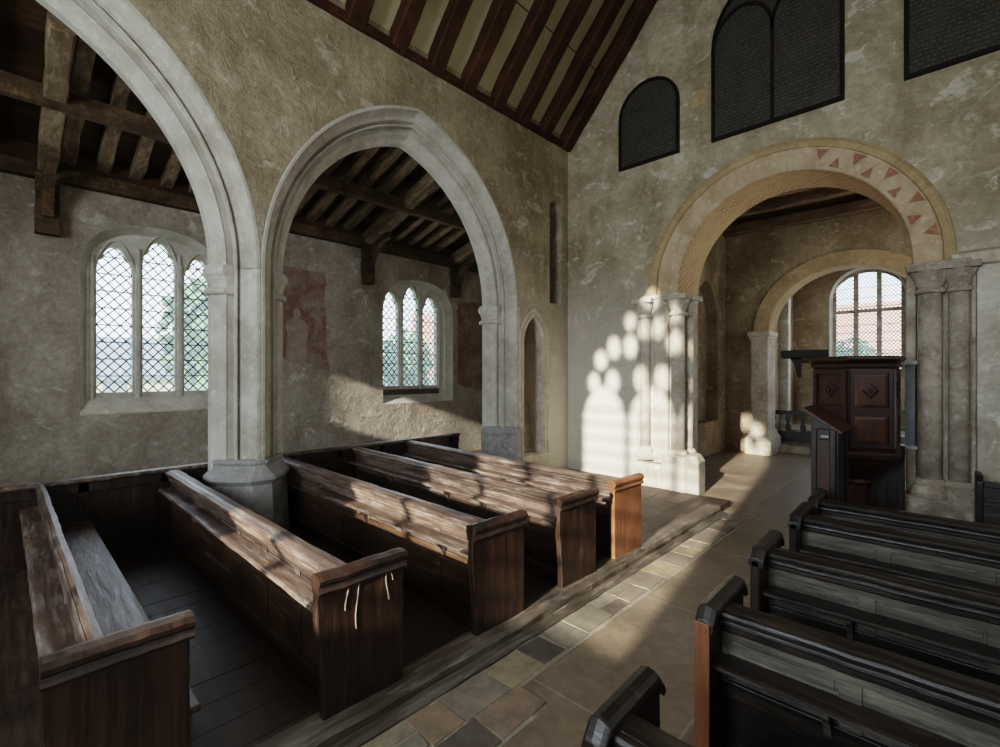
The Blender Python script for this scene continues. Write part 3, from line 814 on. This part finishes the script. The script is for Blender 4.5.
bm = bmesh.new(); rough_beam(bm, (XA+.01, YW, ZW+.04), (XA+.01, YE, ZW+.04), .14, .12, seg=40, amp=.01, rnd=rnd)
tag(obj('wall_plate', bm, M['rafter']), 'dark timber plate where the nave roof meets the arcade wall', 'beam')

# ------------------------------------------------------------------ text boards on the east wall
def board(label, x0, x1, zb, zs, h, twin=False):
    cx = (x0+x1)/2; hw = (x1-x0)/2; t = thing('text_board', label, 'board', (cx, YE, zb), 0, 'dark text boards over the chancel arch')
    def outl(ins, n=20):
        w = hw-ins; return [(-w, ins), (w, ins)] + [(w*math.cos(PI*k/n), zs-zb+(h-ins)*math.sin(PI*k/n)) for k in range(n+1)]
    bm = bmesh.new(); prism(bm, outl(.03), lambda p: (p[0], -.005, p[1]), lambda p: (p[0], -.03, p[1])); obj('panel', bm, M['text'], t)
    bm = bmesh.new(); A = outl(0); B = outl(.055)
    rings(bm, [[(p[0], 0, p[1]) for p in A], [(p[0], -.055, p[1]) for p in A], [(p[0], -.055, p[1]) for p in B], [(p[0], -.02, p[1]) for p in B]], cap=False)
    obj('frame', bm, M['frame_black'], t)
    if twin:
        bm = bmesh.new(); box(bm, -.025, .025, -.045, -.028, .05, zs-zb-.02)
        for s in (-1, 1):
            c = s*(hw-.03)/2; r = (hw-.03)/2; L = []
            for k in range(17):
                a = PI*k/16; ce, se = math.cos(a), math.sin(a)*1.25
                L.append([(c+(r+o)*ce, yy, zs-zb-.03+(r+o)*se) for o, yy in ((-.025, -.028), (-.025, -.045), (.025, -.045), (.025, -.028))])
            rings(bm, L)
        obj('arched_divider', bm, M['frame_black'], t)
    return t
board('small dark round-topped text board nearest the roof slope on the east wall', -4.84, -3.61, 6.28, 7.28, .6)
board('large dark twin-arched text board directly above the chancel arch', -3.03, -1.13, 6.26, 7.85, 1.05, True)
board('dark text board at the top right cut by the photo edge', -.46, .85, 6.25, 7.6, .65)

# ------------------------------------------------------------------ wall paintings
def painting(label, pts, figure=None, wall='N'):
    bm = bmesh.new(); f = bm.faces.new([bm.verts.new((XN+.006, a, b)) for a, b in pts])
    if figure:
        g = bm.faces.new([bm.verts.new((XN+.010, a, b)) for a, b in figure]); g.material_index = 1
    o = obj('wall_painting', bm, [M['painting'], M['figure']], weld=False)
    return tag(o, label, 'painting')
rnd = random.Random(2)
def ragged(pts, amp, n=8):
    out = []
    for (a, b), (c, d) in zip(pts, pts[1:]+pts[:1]):
        for k in range(n): out.append((a+(c-a)*k/n+rnd.uniform(-amp, amp), b+(d-b)*k/n+rnd.uniform(-amp, amp)))
    return out
fig = [(3.80, 2.42), (4.20, 2.40), (4.19, 2.75), (4.22, 3.0), (4.25, 3.12), (4.17, 3.24), (4.07, 3.29), (4.055, 3.33), (4.08, 3.40), (4.06, 3.47), (4.0, 3.50), (3.945, 3.47), (3.925, 3.40), (3.95, 3.33), (3.93, 3.29), (3.84, 3.25), (3.78, 3.12), (3.82, 3.0), (3.80, 2.75)]
painting('faded red wall painting of a pale standing figure beside the stone pier', ragged([(3.35, 2.5), (4.1, 2.48), (4.55, 2.25), (4.62, 2.0), (4.68, 2.25), (4.60, 2.7), (4.60, 4.27), (3.35, 4.3)], .02), fig)
painting('faded red paint on the aisle wall right of the right aisle window', ragged([(8.22, 1.9), (9.4, 1.7), (9.4, 4.2), (8.25, 4.1)], .03))
bm = bmesh.new()
bm.faces.new([bm.verts.new((a, YE-.006, b)) for a, b in ragged([(-3.42, 7.0), (-3.16, 7.02), (-3.1, 7.2), (-3.2, 7.3), (-3.4, 7.18)], .02, 4)])
tag(obj('wall_painting', bm, M['stone_ochre'], weld=False), 'small scrap of old coloured paint between the two left text boards', 'painting')

# ------------------------------------------------------------------ pews
def pew(name, label, x, y, L, dirn, back_m, rail_m, end_m, z0=0., H=.88, ledge=True, seat=True, end_w=(-.17, .42), hip=False, group=None, wob=1, seat_l=None, ledge_l=None, low_m=None, rw=1., end_edge=None, front=False, ledge_m=None, skew=0.):
    """back plane at local y=0; people sit on +y side of it; end board at local x=0, body runs along dirn"""
    t = thing(name, label, 'pew', (x, y, z0), skew, group)
    X = lambda a: dirn*a
    rnd = random.Random(hash(label) % 1000 if False else int(abs(x*100)+abs(y*37)))
    def bx(bm, a0, a1, *r): box(bm, min(X(a0), X(a1)), max(X(a0), X(a1)), *r)
    # panelled back with stiles
    bm = bmesh.new(); bx(bm, .03, L, -.012, .02, .0, H-.06)
    n = max(2, round(L/.62))
    for k in range(n+1):
        a = .05+(L-.1)*k/n; bx(bm, a-.045, a+.045, -.026, .03, .001, .53)
    bx(bm, .03, L, -.03, .031, .44, .531); bx(bm, .03, L, -.04, .04, .0, .12)
    obj('back_panel', bm, low_m or back_m, t, bevel=.006, weld=False)
    bm = bmesh.new()
    for k in range(n+1):
        a = .05+(L-.1)*k/n; bx(bm, a-.045, a+.045, -.026, .029, .53, H-.06)
        if k < n: bx(bm, a+.06, a+(L-.1)/n-.06, -.020, -.013, .69, H-.19)
    bx(bm, .03, L, -.03, .03, H-.17, H-.05); bx(bm, .03, L, -.016, .02, .532, H-.1)
    obj('panel_band', bm, back_m, t, bevel=.005, weld=False)
    # moulded top rail
    bm = bmesh.new()
    prof = [(-.035, H-.13), (-.045, H-.12), (-.045, H-.095), (-.058, H-.088), (-.070, H-.078), (-.068, H-.066), (-.062, H-.058), (-.080, H-.05), (-.092, H-.038), (-.093, H-.024), (-.084, H-.010), (-.066, H-.002), (-.060, H-.006), (-.054, H-.001), (-.02, H+.008), (.05, H), (.065, H-.02), (.055, H-.045), (.04, H-.055), (.035, H-.13)]
    seg = 24; Ls = []
    for k in range(seg+1):
        a = .02+(L-.02)*k/seg; dz = rnd.uniform(-.004, .004)*wob; dy = rnd.uniform(-.004, .004)*wob
        Ls.append([(X(a), p*rw+dy, q+dz) for p, q in prof])
    rings(bm, Ls); obj('top_rail', bm, rail_m, t)
    if ledge:
        bm = bmesh.new(); Ls = []
        for k in range(seg+1):
            a = .025+((ledge_l or L)-.03)*k/seg; dz = rnd.uniform(-.003, .003)*wob; dy = rnd.uniform(-.004, .004)*wob
            Ls.append([(X(a), -.012, .635), (X(a), -.15+dy, .635+dz), (X(a), -.165+dy, .645+dz), (X(a), -.162+dy, .665+dz), (X(a), -.15+dy, .672+dz), (X(a), -.012, .672)])
        rings(bm, Ls); lg = obj('book_ledge', bm, ledge_m or rail_m, t)
        for k in range(max(2, int(L/1.3))):
            a = .55+k*1.35
            if a > (ledge_l or L)-.2: break
            bm = bmesh.new(); prism(bm, [(-.03, .635), (-.13, .635), (-.12, .60), (-.08, .56), (-.05, .48), (-.03, .48)], lambda p: (X(a-.015), p[0], p[1]), lambda p: (X(a+.015), p[0], p[1]))
            obj('bracket', bm, back_m, lg)
    if seat:
        bm = bmesh.new(); bx(bm, .03, seat_l or L, .03, .40, .40, .435); obj('seat', bm, rail_m, t, bevel=.008)
        bm = bmesh.new(); bx(bm, .03, seat_l or L, .34, .36, .0, .40); obj('seat_front', bm, back_m, t)
    # bench end
    y0, y1 = end_w; th = .065
    if not hip:
        n = 14; west = [(y0 + .022*math.sin(1.0+k/n*4.6)*wob + rnd.uniform(-.003, .003), (H-.02)*k/n) for k in range(n+1)]
        east = [(y1 + rnd.uniform(-.003, .003)*wob, (H-.02)*k/n) for k in range(n+1)]
        pl = west + east[::-1]
        bm = bmesh.new(); prism(bm, pl, lambda p: (X(-.0), p[0], p[1]), lambda p: (X(th), p[0], p[1]))
        en = obj('bench_end', bm, end_m, t, bevel=.012)
        bm = bmesh.new(); Ls = []
        for k in range(13):
            yy = y0-.015+(y1-y0+.03)*k/12; dz = rnd.uniform(-.004, .004)*wob
            Ls.append([(X(a), yy, q+dz) for a, q in ((.075, H-.10), (-.012, H-.10), (-.02, H-.085), (-.014, H-.07), (-.008, H-.05), (-.024, H-.035), (-.028, H-.012), (-.01, H+.012), (.04, H+.02), (.085, H+.008), (.09, H-.03))])
        rings(bm, Ls); obj('end_cap', bm, end_m, en)
    else:
        pl = [(y0, 0), (y0, H-.035), (y0+.055, H+.03), (y1-.055, H+.04), (y1, H-.03), (y1, 0)]
        bm = bmesh.new()
        prism(bm, pl, lambda p: (X(-.0), p[0], p[1]), lambda p: (X(th), p[0], p[1]))
        en = obj('bench_end', bm, end_m, t, bevel=.012)
        bm = bmesh.new(); Ls = []
        for yy, zz in ((y0+.0, H-.035), (y0+.05, H+.03), (y1-.055, H+.042), (y1+.004, H-.03)):
            Ls.append([(X(a), yy, zz+q) for a, q in ((.080, -.055), (-.008, -.045), (-.012, -.02), (.002, .006), (.033, .014), (.064, .006), (.084, -.008), (.088, -.03))])
        rings(bm, Ls); obj('end_cap', bm, rail_m, en, bevel=.005)
    if end_edge:
        bm = bmesh.new(); bx(bm, -.006, th+.006, y0-.014, y0, .0, H-.05 if not hip else H-.03); obj('edge_strip', bm, end_edge, en, bevel=.004)
    return t

XE = -2.70
XP = -7.10
lab = ['dark wooden pew nearest the camera at the far left with bluish lit seat',
       'wooden pew second from left whose worn end has pale drip marks',
       'dark wooden pew to the right of the stone pier, third from the left',
       'dark wooden pew second from the chancel arch with a split dark end',
       'wooden pew nearest the chancel arch with a smooth reddish new end board']
ys = [(.285, .27), (1.46, 1.47), (2.72, 2.79), (3.86, 4.02), (4.86, 5.08)]
left = []
for k, (ya, yb) in enumerate(ys):
    sk = -math.atan2(yb-ya, XE-XP)
    L = abs(XP-XE)
    p = pew('pew', lab[k], XE, ya, L, -1, M['oak_worn_x'], M['oak_worn_x'], M['oak_red_z'] if k == 4 else M['oak_z'], ZP,
            .88 if k != 0 else .90, group='pews on the raised boards to the left of the aisle', wob=1.0 if k < 4 else .2, skew=sk,
            end_edge=None, ledge_m=M['oak_worn_x'], low_m=M['oak_x'], rw=.5 if k == 0 else 1., seat_l=3.2 if k == 1 else None, ledge_l=3.0 if k == 2 else None, end_w=(-.17, .345) if k == 0 else (-.17, .42))
    left.append(p)
# wax runs on the second pew
bm = bmesh.new(); rnd = random.Random(17)
for yy, zl, w in ((-.0, .22, .004), (.07, .36, .003), (.29, .26, .005), (.32, .14, .003), (.09, .09, .006)):
    L = []
    for k in range(9):
        q = k/8; L.append([(.002+.004*math.cos(a), yy+.012*math.sin(q*5+yy*9)+w*math.sin(a), .86-zl*q) for a in [2*PI*i/6 for i in range(6)]])
    rings(bm, L)
wx = obj('wax_run', bm, M['wax'], [c for c in left[1].children if c.name.startswith('bench_end')][0])
for k, (py, lb) in enumerate(()): pass

# long back partition behind the pews
t = thing('panel_partition', 'long dark panelled partition at the far end of the left pews', 'partition', (XP-.05, 0, ZP))
bm = bmesh.new(); box(bm, -.03, 0, -2.6, 6.3, 0, .86)
for k in range(12): box(bm, -.045, .015, -2.5+.78*k-.05, -2.5+.78*k+.05, 0, .86)
box(bm, -.045, .015, -2.6, 6.3, .74, .86); obj('panelling', bm, M['oak_z'], t, bevel=.006)
bm = bmesh.new(); rings(bm, [[(-.08, yy, .86), (.05, yy, .86), (.06, yy, .885), (.05, yy, .91), (-.08, yy, .91)] for yy in (-2.6, 6.3)]); obj('top_rail', bm, M['oak_worn_x'], t, bevel=.008)

XR0 = -.97
rlab = ['dark pew at the bottom edge of the photo of which only the end top shows',
        'black pew nearest the camera on the right with bright reddish end board',
        'black pew on the right, directly behind the reddish-ended pew, with pale worn panels',
        'black pew on the right, second row from the pulpit',
        'front black pew on the right, closest to the pulpit and reading desk']
ry = [1.62, 2.74, 3.84, 4.95, 5.68]
for k, yk in enumerate(ry):
    pew('pew', rlab[k], XR0 - (.05 if k in (2, 3, 4) else 0), yk, XS-.1-XR0, 1, M['oak_grey_x'] if k else M['oak_black_x'], M['oak_black_x'],
        M['oak_black_z'], 0, .93 if k else .89, ledge=k < 4, end_w=(-.22, .36) if k else (-.16, .34), hip=True, group='black pews on the right of the aisle', wob=.6,
        end_edge=M['oak_red_z'] if k == 1 else None, ledge_m=M['oak_black_x'], low_m=M['oak_black_x'])

# small bench in the corner right of the arch
t = thing('corner_bench', 'small dark wooden bench in front of the whitewashed wall at the right edge', 'bench', (.22, 7.75, 0))
bm = bmesh.new(); prism(bm, [(0, 0), (0, .95), (.06, 1.02), (.5, 1.0), (.55, .9), (.55, 0)], lambda p: (0, p[0], p[1]), lambda p: (.06, p[0], p[1])); obj('bench_end', bm, M['oak_black_z'], t, bevel=.01)
bm = bmesh.new(); box(bm, .06, 1.8, .0, .04, 0, .92); obj('front_panel', bm, M['oak_black_x'], t)
bm = bmesh.new(); box(bm, .06, 1.8, -.02, .07, .9, .96); obj('top_rail', bm, M['oak_black_x'], t, bevel=.01)
bm = bmesh.new(); box(bm, .06, 1.8, .12, .5, .42, .46); obj('seat', bm, M['oak_black_x'], t)

# ------------------------------------------------------------------ pulpit
PC = Vector((-.91, 7.80)); cd = Vector((.107, -.994)); rd = Vector((.994, .107))
t = thing('pulpit', 'dark reddish panelled six-sided pulpit raised on a stem under the chancel arch', 'pulpit', (PC.x, PC.y, 0))
A0 = -8.0
def pv(a, r): 
    a = math.radians(a); q = cd*math.cos(a)*r + rd*math.sin(a)*r
    return q
def octl(r, z): return [(*pv(A0+60*k, r*.83), z) for k in range(6)]
bm = bmesh.new(); rings(bm, [octl(.58, 1.22), octl(.58, 2.34)]); obj('body', bm, M['pulpit'], t)
bm = bmesh.new(); rings(bm, [octl(r, z) for r, z in ((.58, 2.26), (.62, 2.28), (.63, 2.32), (.60, 2.335), (.66, 2.36), (.68, 2.38), (.68, 2.41), (.65, 2.42))]); obj('cornice', bm, M['pulpit'], t)
bm = bmesh.new(); rings(bm, [octl(r, z) for r, z in ((.16, .80), (.34, .92), (.5, 1.06), (.54, 1.12), (.63, 1.14), (.64, 1.19), (.61, 1.22), (.62, 1.25), (.58, 1.27))]); obj('base_moulding', bm, M['pulpit'], t)
bm = bmesh.new(); lathe(bm, 0, 0, [(.26, 0), (.26, .08), (.2, .12), (.13, .2), (.11, .5), (.13, .74), (.17, .78), (.12, .86)], 8); obj('stem', bm, M['pulpit_panel'], t)
for k in range(6):
    if k == 3: continue
    a, b = pv(A0+60*k, .484), pv(A0+60*(k+1), .484); d = (b-a); n = Vector((d.y, -d.x)).normalized()
    if n.dot((a+b)/2) < 0: n = -n
    P3 = lambda s, z, o: (*(a+d*s+n*o), z)
    bm = bmesh.new()
    def fr(s0, s1, z0, z1, o0, o1, w=.05, ws=.09):      # frame ring around a sunk panel
        A = [(s0, z0), (s1, z0), (s1, z1), (s0, z1)]; B = [(s0+ws, z0+w), (s1-ws, z0+w), (s1-ws, z1-w), (s0+ws, z1-w)]
        rings(bm, [[P3(*p, 0) for p in A], [P3(*p, o1) for p in A], [P3(*p, o1) for p in B], [P3(*p, 0.001) for p in B]], cap=False)
    fr(.03, .97, 1.72, 2.25, 0, .022); fr(.03, .97, 1.27, 1.72, 0, .022)
    pn = obj('panel_frame', bm, M['pulpit'], t)
    bm = bmesh.new()
    for z0, z1 in ((1.77, 2.2), (1.32, 1.67)): rings(bm, [[P3(s, z, .002) for s, z in ((.13, z0), (.87, z0), (.87, z1), (.13, z1))], [P3(s, z, .010) for s, z in ((.20, z0+.04), (.80, z0+.04), (.80, z1-.04), (.20, z1-.04))]], cap=True)
    obj('panel', bm, M['pulpit_panel'], t)
    bm = bmesh.new(); rings(bm, [[P3(.5+.2*math.cos(q)*m, 1.99+.11*math.sin(q)*m, o) for q in [PI/2*i for i in range(4)]] for m, o in ((1, .01), (1, .02), (.7, .026), (.6, .016), (.3, .016), (.15, .03))]); obj('lozenge', bm, M['pulpit'], t)
# dark boarded stair enclosure behind the stem
bm = bmesh.new()
def SB(l, q, z): return (*(rd*l+cd*q), z)
rings(bm, [[SB(-.1, -.30, z), SB(.52, -.30, z), SB(.52, -.38, z), SB(-.1, -.38, z)] for z in (0, 1.25)])
for k in range(4):
    l = -.08+.155*k; rings(bm, [[SB(l, -.285, z), SB(l+.05, -.285, z), SB(l+.05, -.31, z), SB(l, -.31, z)] for z in (0, 1.25)])
obj('stair_panel', bm, M['oak_black_z'], t, weld=False)
# book board on the left with its bracket
bm = bmesh.new()
u = rd; f = cd
def BB(l, q, z): return (*(u*l+f*q), z)
rings(bm, [[BB(-.86, -.35, z0), BB(-.30, -.35, z0), BB(-.30, .0, z0), BB(-.86, .0, z0)] for z0 in (2.42, 2.45, 2.53)]); obj('book_board', bm, M['frame_black'], t, bevel=.01)
bm = bmesh.new(); rings(bm, [[BB(-.70+q, -.2, z), BB(-.62, -.2, z), BB(-.62, -.12, z), BB(-.70+q, -.12, z)] for z, q in ((2.14, .05), (2.2, .02), (2.34, .0), (2.42, -.06))]); beam(bm, BB(-.66, -.16, 2.38), BB(-.3, -.1, 2.36), .05, .06); obj('bracket', bm, M['frame_black'], t)

t = thing('back_board', 'pale grey board with light battens fixed between the pulpit and the right column', 'board', (-.38, YE-.18, 0))
bm = bmesh.new(); box(bm, -.06, .04, -.012, .012, 1.2, 2.36); obj('board', bm, M['grey_paint'], t)
for z in (1.2, 2.34):
    bm = bmesh.new(); box(bm, -.16, .07, -.035, -.0, z-.02, z+.03); obj('batten', bm, M['pale_metal'], t, bevel=.004)

# ------------------------------------------------------------------ reading desk
t = thing('reading_desk', 'tall narrow dark wood reading desk with sloping top beside the front right pew', 'lectern', (-1.02, 6.62, 0))
bm = bmesh.new(); prism(bm, [(-.115, 0), (.115, 0), (.115, 1.58), (-.115, 1.74)], lambda p: (p[0], -.32, p[1]), lambda p: (p[0], .34, p[1])); obj('body', bm, M['oak_black_z'], t, bevel=.006)
bm = bmesh.new()
for x0, x1 in ((-.115, -.06), (.06, .115)): box(bm, x0, x1, -.345, -.32, 0, 1.58)
box(bm, -.06, .06, -.34, -.32, 1.46, 1.58); box(bm, -.06, .06, -.34, -.32, 0, .2)
for y0, y1 in ((-.32, -.25), (.27, .34)): box(bm, .115, .135, y0, y1, 0, 1.56)
obj('stiles', bm, M['oak_black_z'], t, bevel=.006)
bm = bmesh.new(); box(bm, -.06, .06, -.328, -.319, .2, 1.46); obj('front_panel', bm, M['pulpit_panel'], t)
bm = bmesh.new(); prism(bm, [(-.20, 1.79), (.17, 1.54), (.185, 1.565), (-.185, 1.82)], lambda p: (p[0], -.40, p[1]), lambda p: (p[0], .40, p[1])); obj('sloping_top', bm, M['pulpit_panel'], t, bevel=.005)
bm = bmesh.new(); box(bm, -.02, .05, -.35, -.34, 1.49, 1.515); obj('metal_plate', bm, M['pale_metal'], t)

# ------------------------------------------------------------------ south and west shell; the low sun enters by the west windows
SLA, SLP = .145, .33                                   # sun travels (-SLA, 1, -SLP)
bm = bmesh.new(); box(bm, XS, XS+.2, YW, YE, 0, ZW+.6); struct('wall_south', bm, M['plaster_white'])
ox, oz = SLA*(YE-YW), SLP*(YE-YW)
def ell(x, z, a, b):
    return (x-a, x+a, lambda u: z-b*math.sqrt(max(0, 1-((u-x)/a)**2)), lambda u: z+b*math.sqrt(max(0, 1-((u-x)/a)**2)))
CX = -4.14+ox
HS = []
for k in (-1, 0, 1):
    cx = CX+1.065*k; HS.append((cx-.475, cx+.475, lambda u: 2.75, parch(cx, .475, .35, 1.22+oz)))
for dx, z, a, b in ((1.30, 2.02, .12, .2), (.86, 2.05, .13, .22), (1.13, 2.49, .13, .19), (.83, 2.74, .125, .22), (.46, 2.76, .125, .22), (.46, 3.25, .10, .16), (.22, 2.1, .13, .24), (.15, 3.05, .10, .2)):
    for sg in (-1, 1): HS.append(ell(CX+sg*dx, z+oz, a, b))
HS.append(ell(CX, 3.62+oz, .13, .2))
HS2 = []
ext = [CX-1.7+3.4*k/110 for k in range(111)]
bm = bmesh.new(); plate(bm, PY, XB-.1, XS+.3, -.1, 12.4, HS, YW, YW-.10, .4, ext); struct('wall_west', bm, M['plaster_white'])
bm = bmesh.new()
for k in range(11): beam(bm, (CX-1.6, YW-.05, 2.95+.30*k), (CX+1.6, YW-.05, 2.95+.30*k), .04, .045)
for k in (-1, 0, 1):
    for j in range(-2, 3): beam(bm, (CX+1.065*k+j*.19, YW-.05, 2.7), (CX+1.065*k+j*.19, YW-.05, 6.3), .02, .02)
struct('trim_17', bm, M['lead'])

# ------------------------------------------------------------------ outside: lawn, trees, houses
bm = bmesh.new(); box(bm, -70, -9.9, -30, 60, -.9, -.4); box(bm, -20, 25, 19, 70, -.9, -.4); struct('ground', bm, M['grass_out'])
def house(label, x, y, w, d, h, rh, rz, wm, rm):
    t = thing('house', label, 'house', (x, y, -.4), rz)
    bm = bmesh.new(); prism(bm, [(-d/2, 0), (d/2, 0), (d/2, h), (0, h+rh), (-d/2, h)], lambda p: (-w/2, p[0], p[1]), lambda p: (w/2, p[0], p[1])); obj('wall', bm, wm, t)
    bm = bmesh.new()
    for s in (-1, 1): prism(bm, [(s*(d/2+.3), h-.15), (0, h+rh+.08), (0, h+rh+.25), (s*(d/2+.3), h+.05)], lambda p: (-w/2-.3, p[0], p[1]), lambda p: (w/2+.3, p[0], p[1]))
    obj('roof', bm, rm, t)
    bm = bmesh.new(); box(bm, w/2-1.1, w/2-.4, -.4, .4, h+.3, h+rh+1.2); obj('chimney', bm, M['brick_out'], t)
    for k in range(3):
        bm = bmesh.new(); xx = -w/2+w*(k+.5)/3; box(bm, xx-.5, xx+.5, -d/2-.04, d/2+.04, 1, 2.3); obj('window', bm, M['slate_out'], t)
    return t
house('grey roofed house seen low through the left lights of the left aisle window', -34, 5.0, 9, 6, 2.4, 2.0, 1.2, M['render_out'], M['slate_out'])
house('red brick house seen through the right aisle window', -30, 27, 8, 7, 4.2, 3.2, .9, M['brick_out'], M['roof_out'])
house('red tiled house seen through the chancel east window', -4.6, 46, 20, 8, 4.2, 3.6, .1, M['brick_out'], M['roof_out'])
def tree(label, x, y, h, r, lm, seed):
    rn = random.Random(seed); t = thing('tree', label, 'tree', (x, y, -.4))
    bm = bmesh.new(); lathe(bm, 0, 0, [(.3, 0), (.22, h*.3), (.14, h*.6), (.05, h*.85)], 8); obj('trunk', bm, M['bark_out'], t)
    bm = bmesh.new()
    for k in range(900):
        th = rn.uniform(0, 2*PI); ph = math.acos(rn.uniform(-1, 1)); q = r*rn.uniform(.45, 1)
        p = Vector((q*math.sin(ph)*math.cos(th), q*math.sin(ph)*math.sin(th), h*.62+q*1.25*math.cos(ph)))
        a = Vector((rn.uniform(-1, 1), rn.uniform(-1, 1), rn.uniform(-1, 1))).normalized()*r*.13; b = a.orthogonal().normalized()*r*.09
        bm.faces.new([bm.verts.new(v) for v in (p-a, p+b, p+a, p-b)])
    obj('foliage', bm, lm, t, weld=False)
tree('green tree seen through the right light of the left aisle window', -19, 5.6, 6.4, 2.1, M['leaf_out'], 1)
tree('pale bare-looking tree low in the left aisle window', -27, 8.6, 5.0, 2.2, M['leaf_pale'], 2)
tree('green tree seen low through the right aisle window', -19.5, 13.6, 4.8, 1.4, M['leaf_out'], 3)
tree('green bush seen low through the middle of the chancel east window', -3.6, 29, 4.4, 1.3, M['leaf_out'], 4)

# ------------------------------------------------------------------ light
w = bpy.data.worlds.new('world'); bpy.context.scene.world = w; w.use_nodes = True
nt = w.node_tree; bg = nt.nodes['Background']
tc = nt.nodes.new('ShaderNodeTexCoord'); sx = nt.nodes.new('ShaderNodeSeparateXYZ'); cr = nt.nodes.new('ShaderNodeValToRGB')
nt.links.new(tc.outputs['Generated'], sx.inputs[0]); nt.links.new(sx.outputs[2], cr.inputs[0]); nt.links.new(cr.outputs[0], bg.inputs[0])
e_ = cr.color_ramp.elements; e_[0].position = 0; e_[0].color = (.86, .92, 1, 1); e_[1].position = .6; e_[1].color = (.55, .72, 1, 1)
bg.inputs[1].default_value = 4.6
def lamp(name, kind, loc, rot, energy, color, **k):
    l = bpy.data.lights.new(name, kind); l.energy = energy; l.color = color
    for a, b in k.items(): setattr(l, a, b)
    o = bpy.data.objects.new(name, l); C.objects.link(o); o.location = loc; o.rotation_euler = rot
    return o
sd = Vector((-SLA, 1, -SLP)).normalized()
s = lamp('sun', 'SUN', (2, -20, 9), sd.to_track_quat('-Z', 'Y').to_euler(), 13.0, (1, .94, .84), angle=math.radians(.85))
for yy in (-2.6, 1.8, 5.4): lamp('south_fill_lamp', 'AREA', (XS-.06, yy, 3.3), (0, math.radians(90), 0), 22, (.90, .95, 1), shape='RECTANGLE', size=2.6, size_y=1.8)  # fill lights added along the solid south wall, which has no windows
lamp('west_window_skylight', 'AREA', (-2.1, YW+.1, 3.6), (math.radians(84), 0, 0), 400, (.86, .93, 1), shape='RECTANGLE', size=3.2, size_y=3.0)
for wv_, yy in ((W1, 1.73), (W2, 7.03)):
    lamp('aisle_window_skylight', 'AREA', (-9.30, yy, 3.0), (0, math.radians(-90), 0), 24, (.86, .93, 1), shape='RECTANGLE', size=2.2, size_y=1.5)
lamp('east_window_skylight', 'AREA', (-1.85, YEW-.1, 3.8), (math.radians(-90), 0, 0), 40, (.95, .96, 1), shape='RECTANGLE', size=1.9, size_y=2.6)
lamp('crossing_fill_lamp', 'AREA', (.5, 12.2, 4.3), (0, math.radians(125), 0), 55, (1, .95, .88), shape='RECTANGLE', size=2.4, size_y=2)  # added fill light, tilted up to brighten the crossing ceiling, not a window

# ------------------------------------------------------------------ camera
cam = bpy.data.cameras.new('camera'); co = bpy.data.objects.new('camera', cam); C.objects.link(co)
cam.sensor_width = 36; cam.lens = .472*36; cam.clip_start = .05; cam.clip_end = 300
co.location = (0, 0, 2.2); co.rotation_euler = (PI/2, 0, math.atan2(.690, .724))
sc = bpy.context.scene; sc.camera = co
sc.view_settings.view_transform = 'Filmic'; sc.view_settings.look = 'Medium High Contrast'; sc.view_settings.exposure = .30
sc.cycles.use_denoising = True
sc.cycles.max_bounces = 8; sc.cycles.diffuse_bounces = 5; sc.cycles.caustics_reflective = False; sc.cycles.caustics_refractive = False
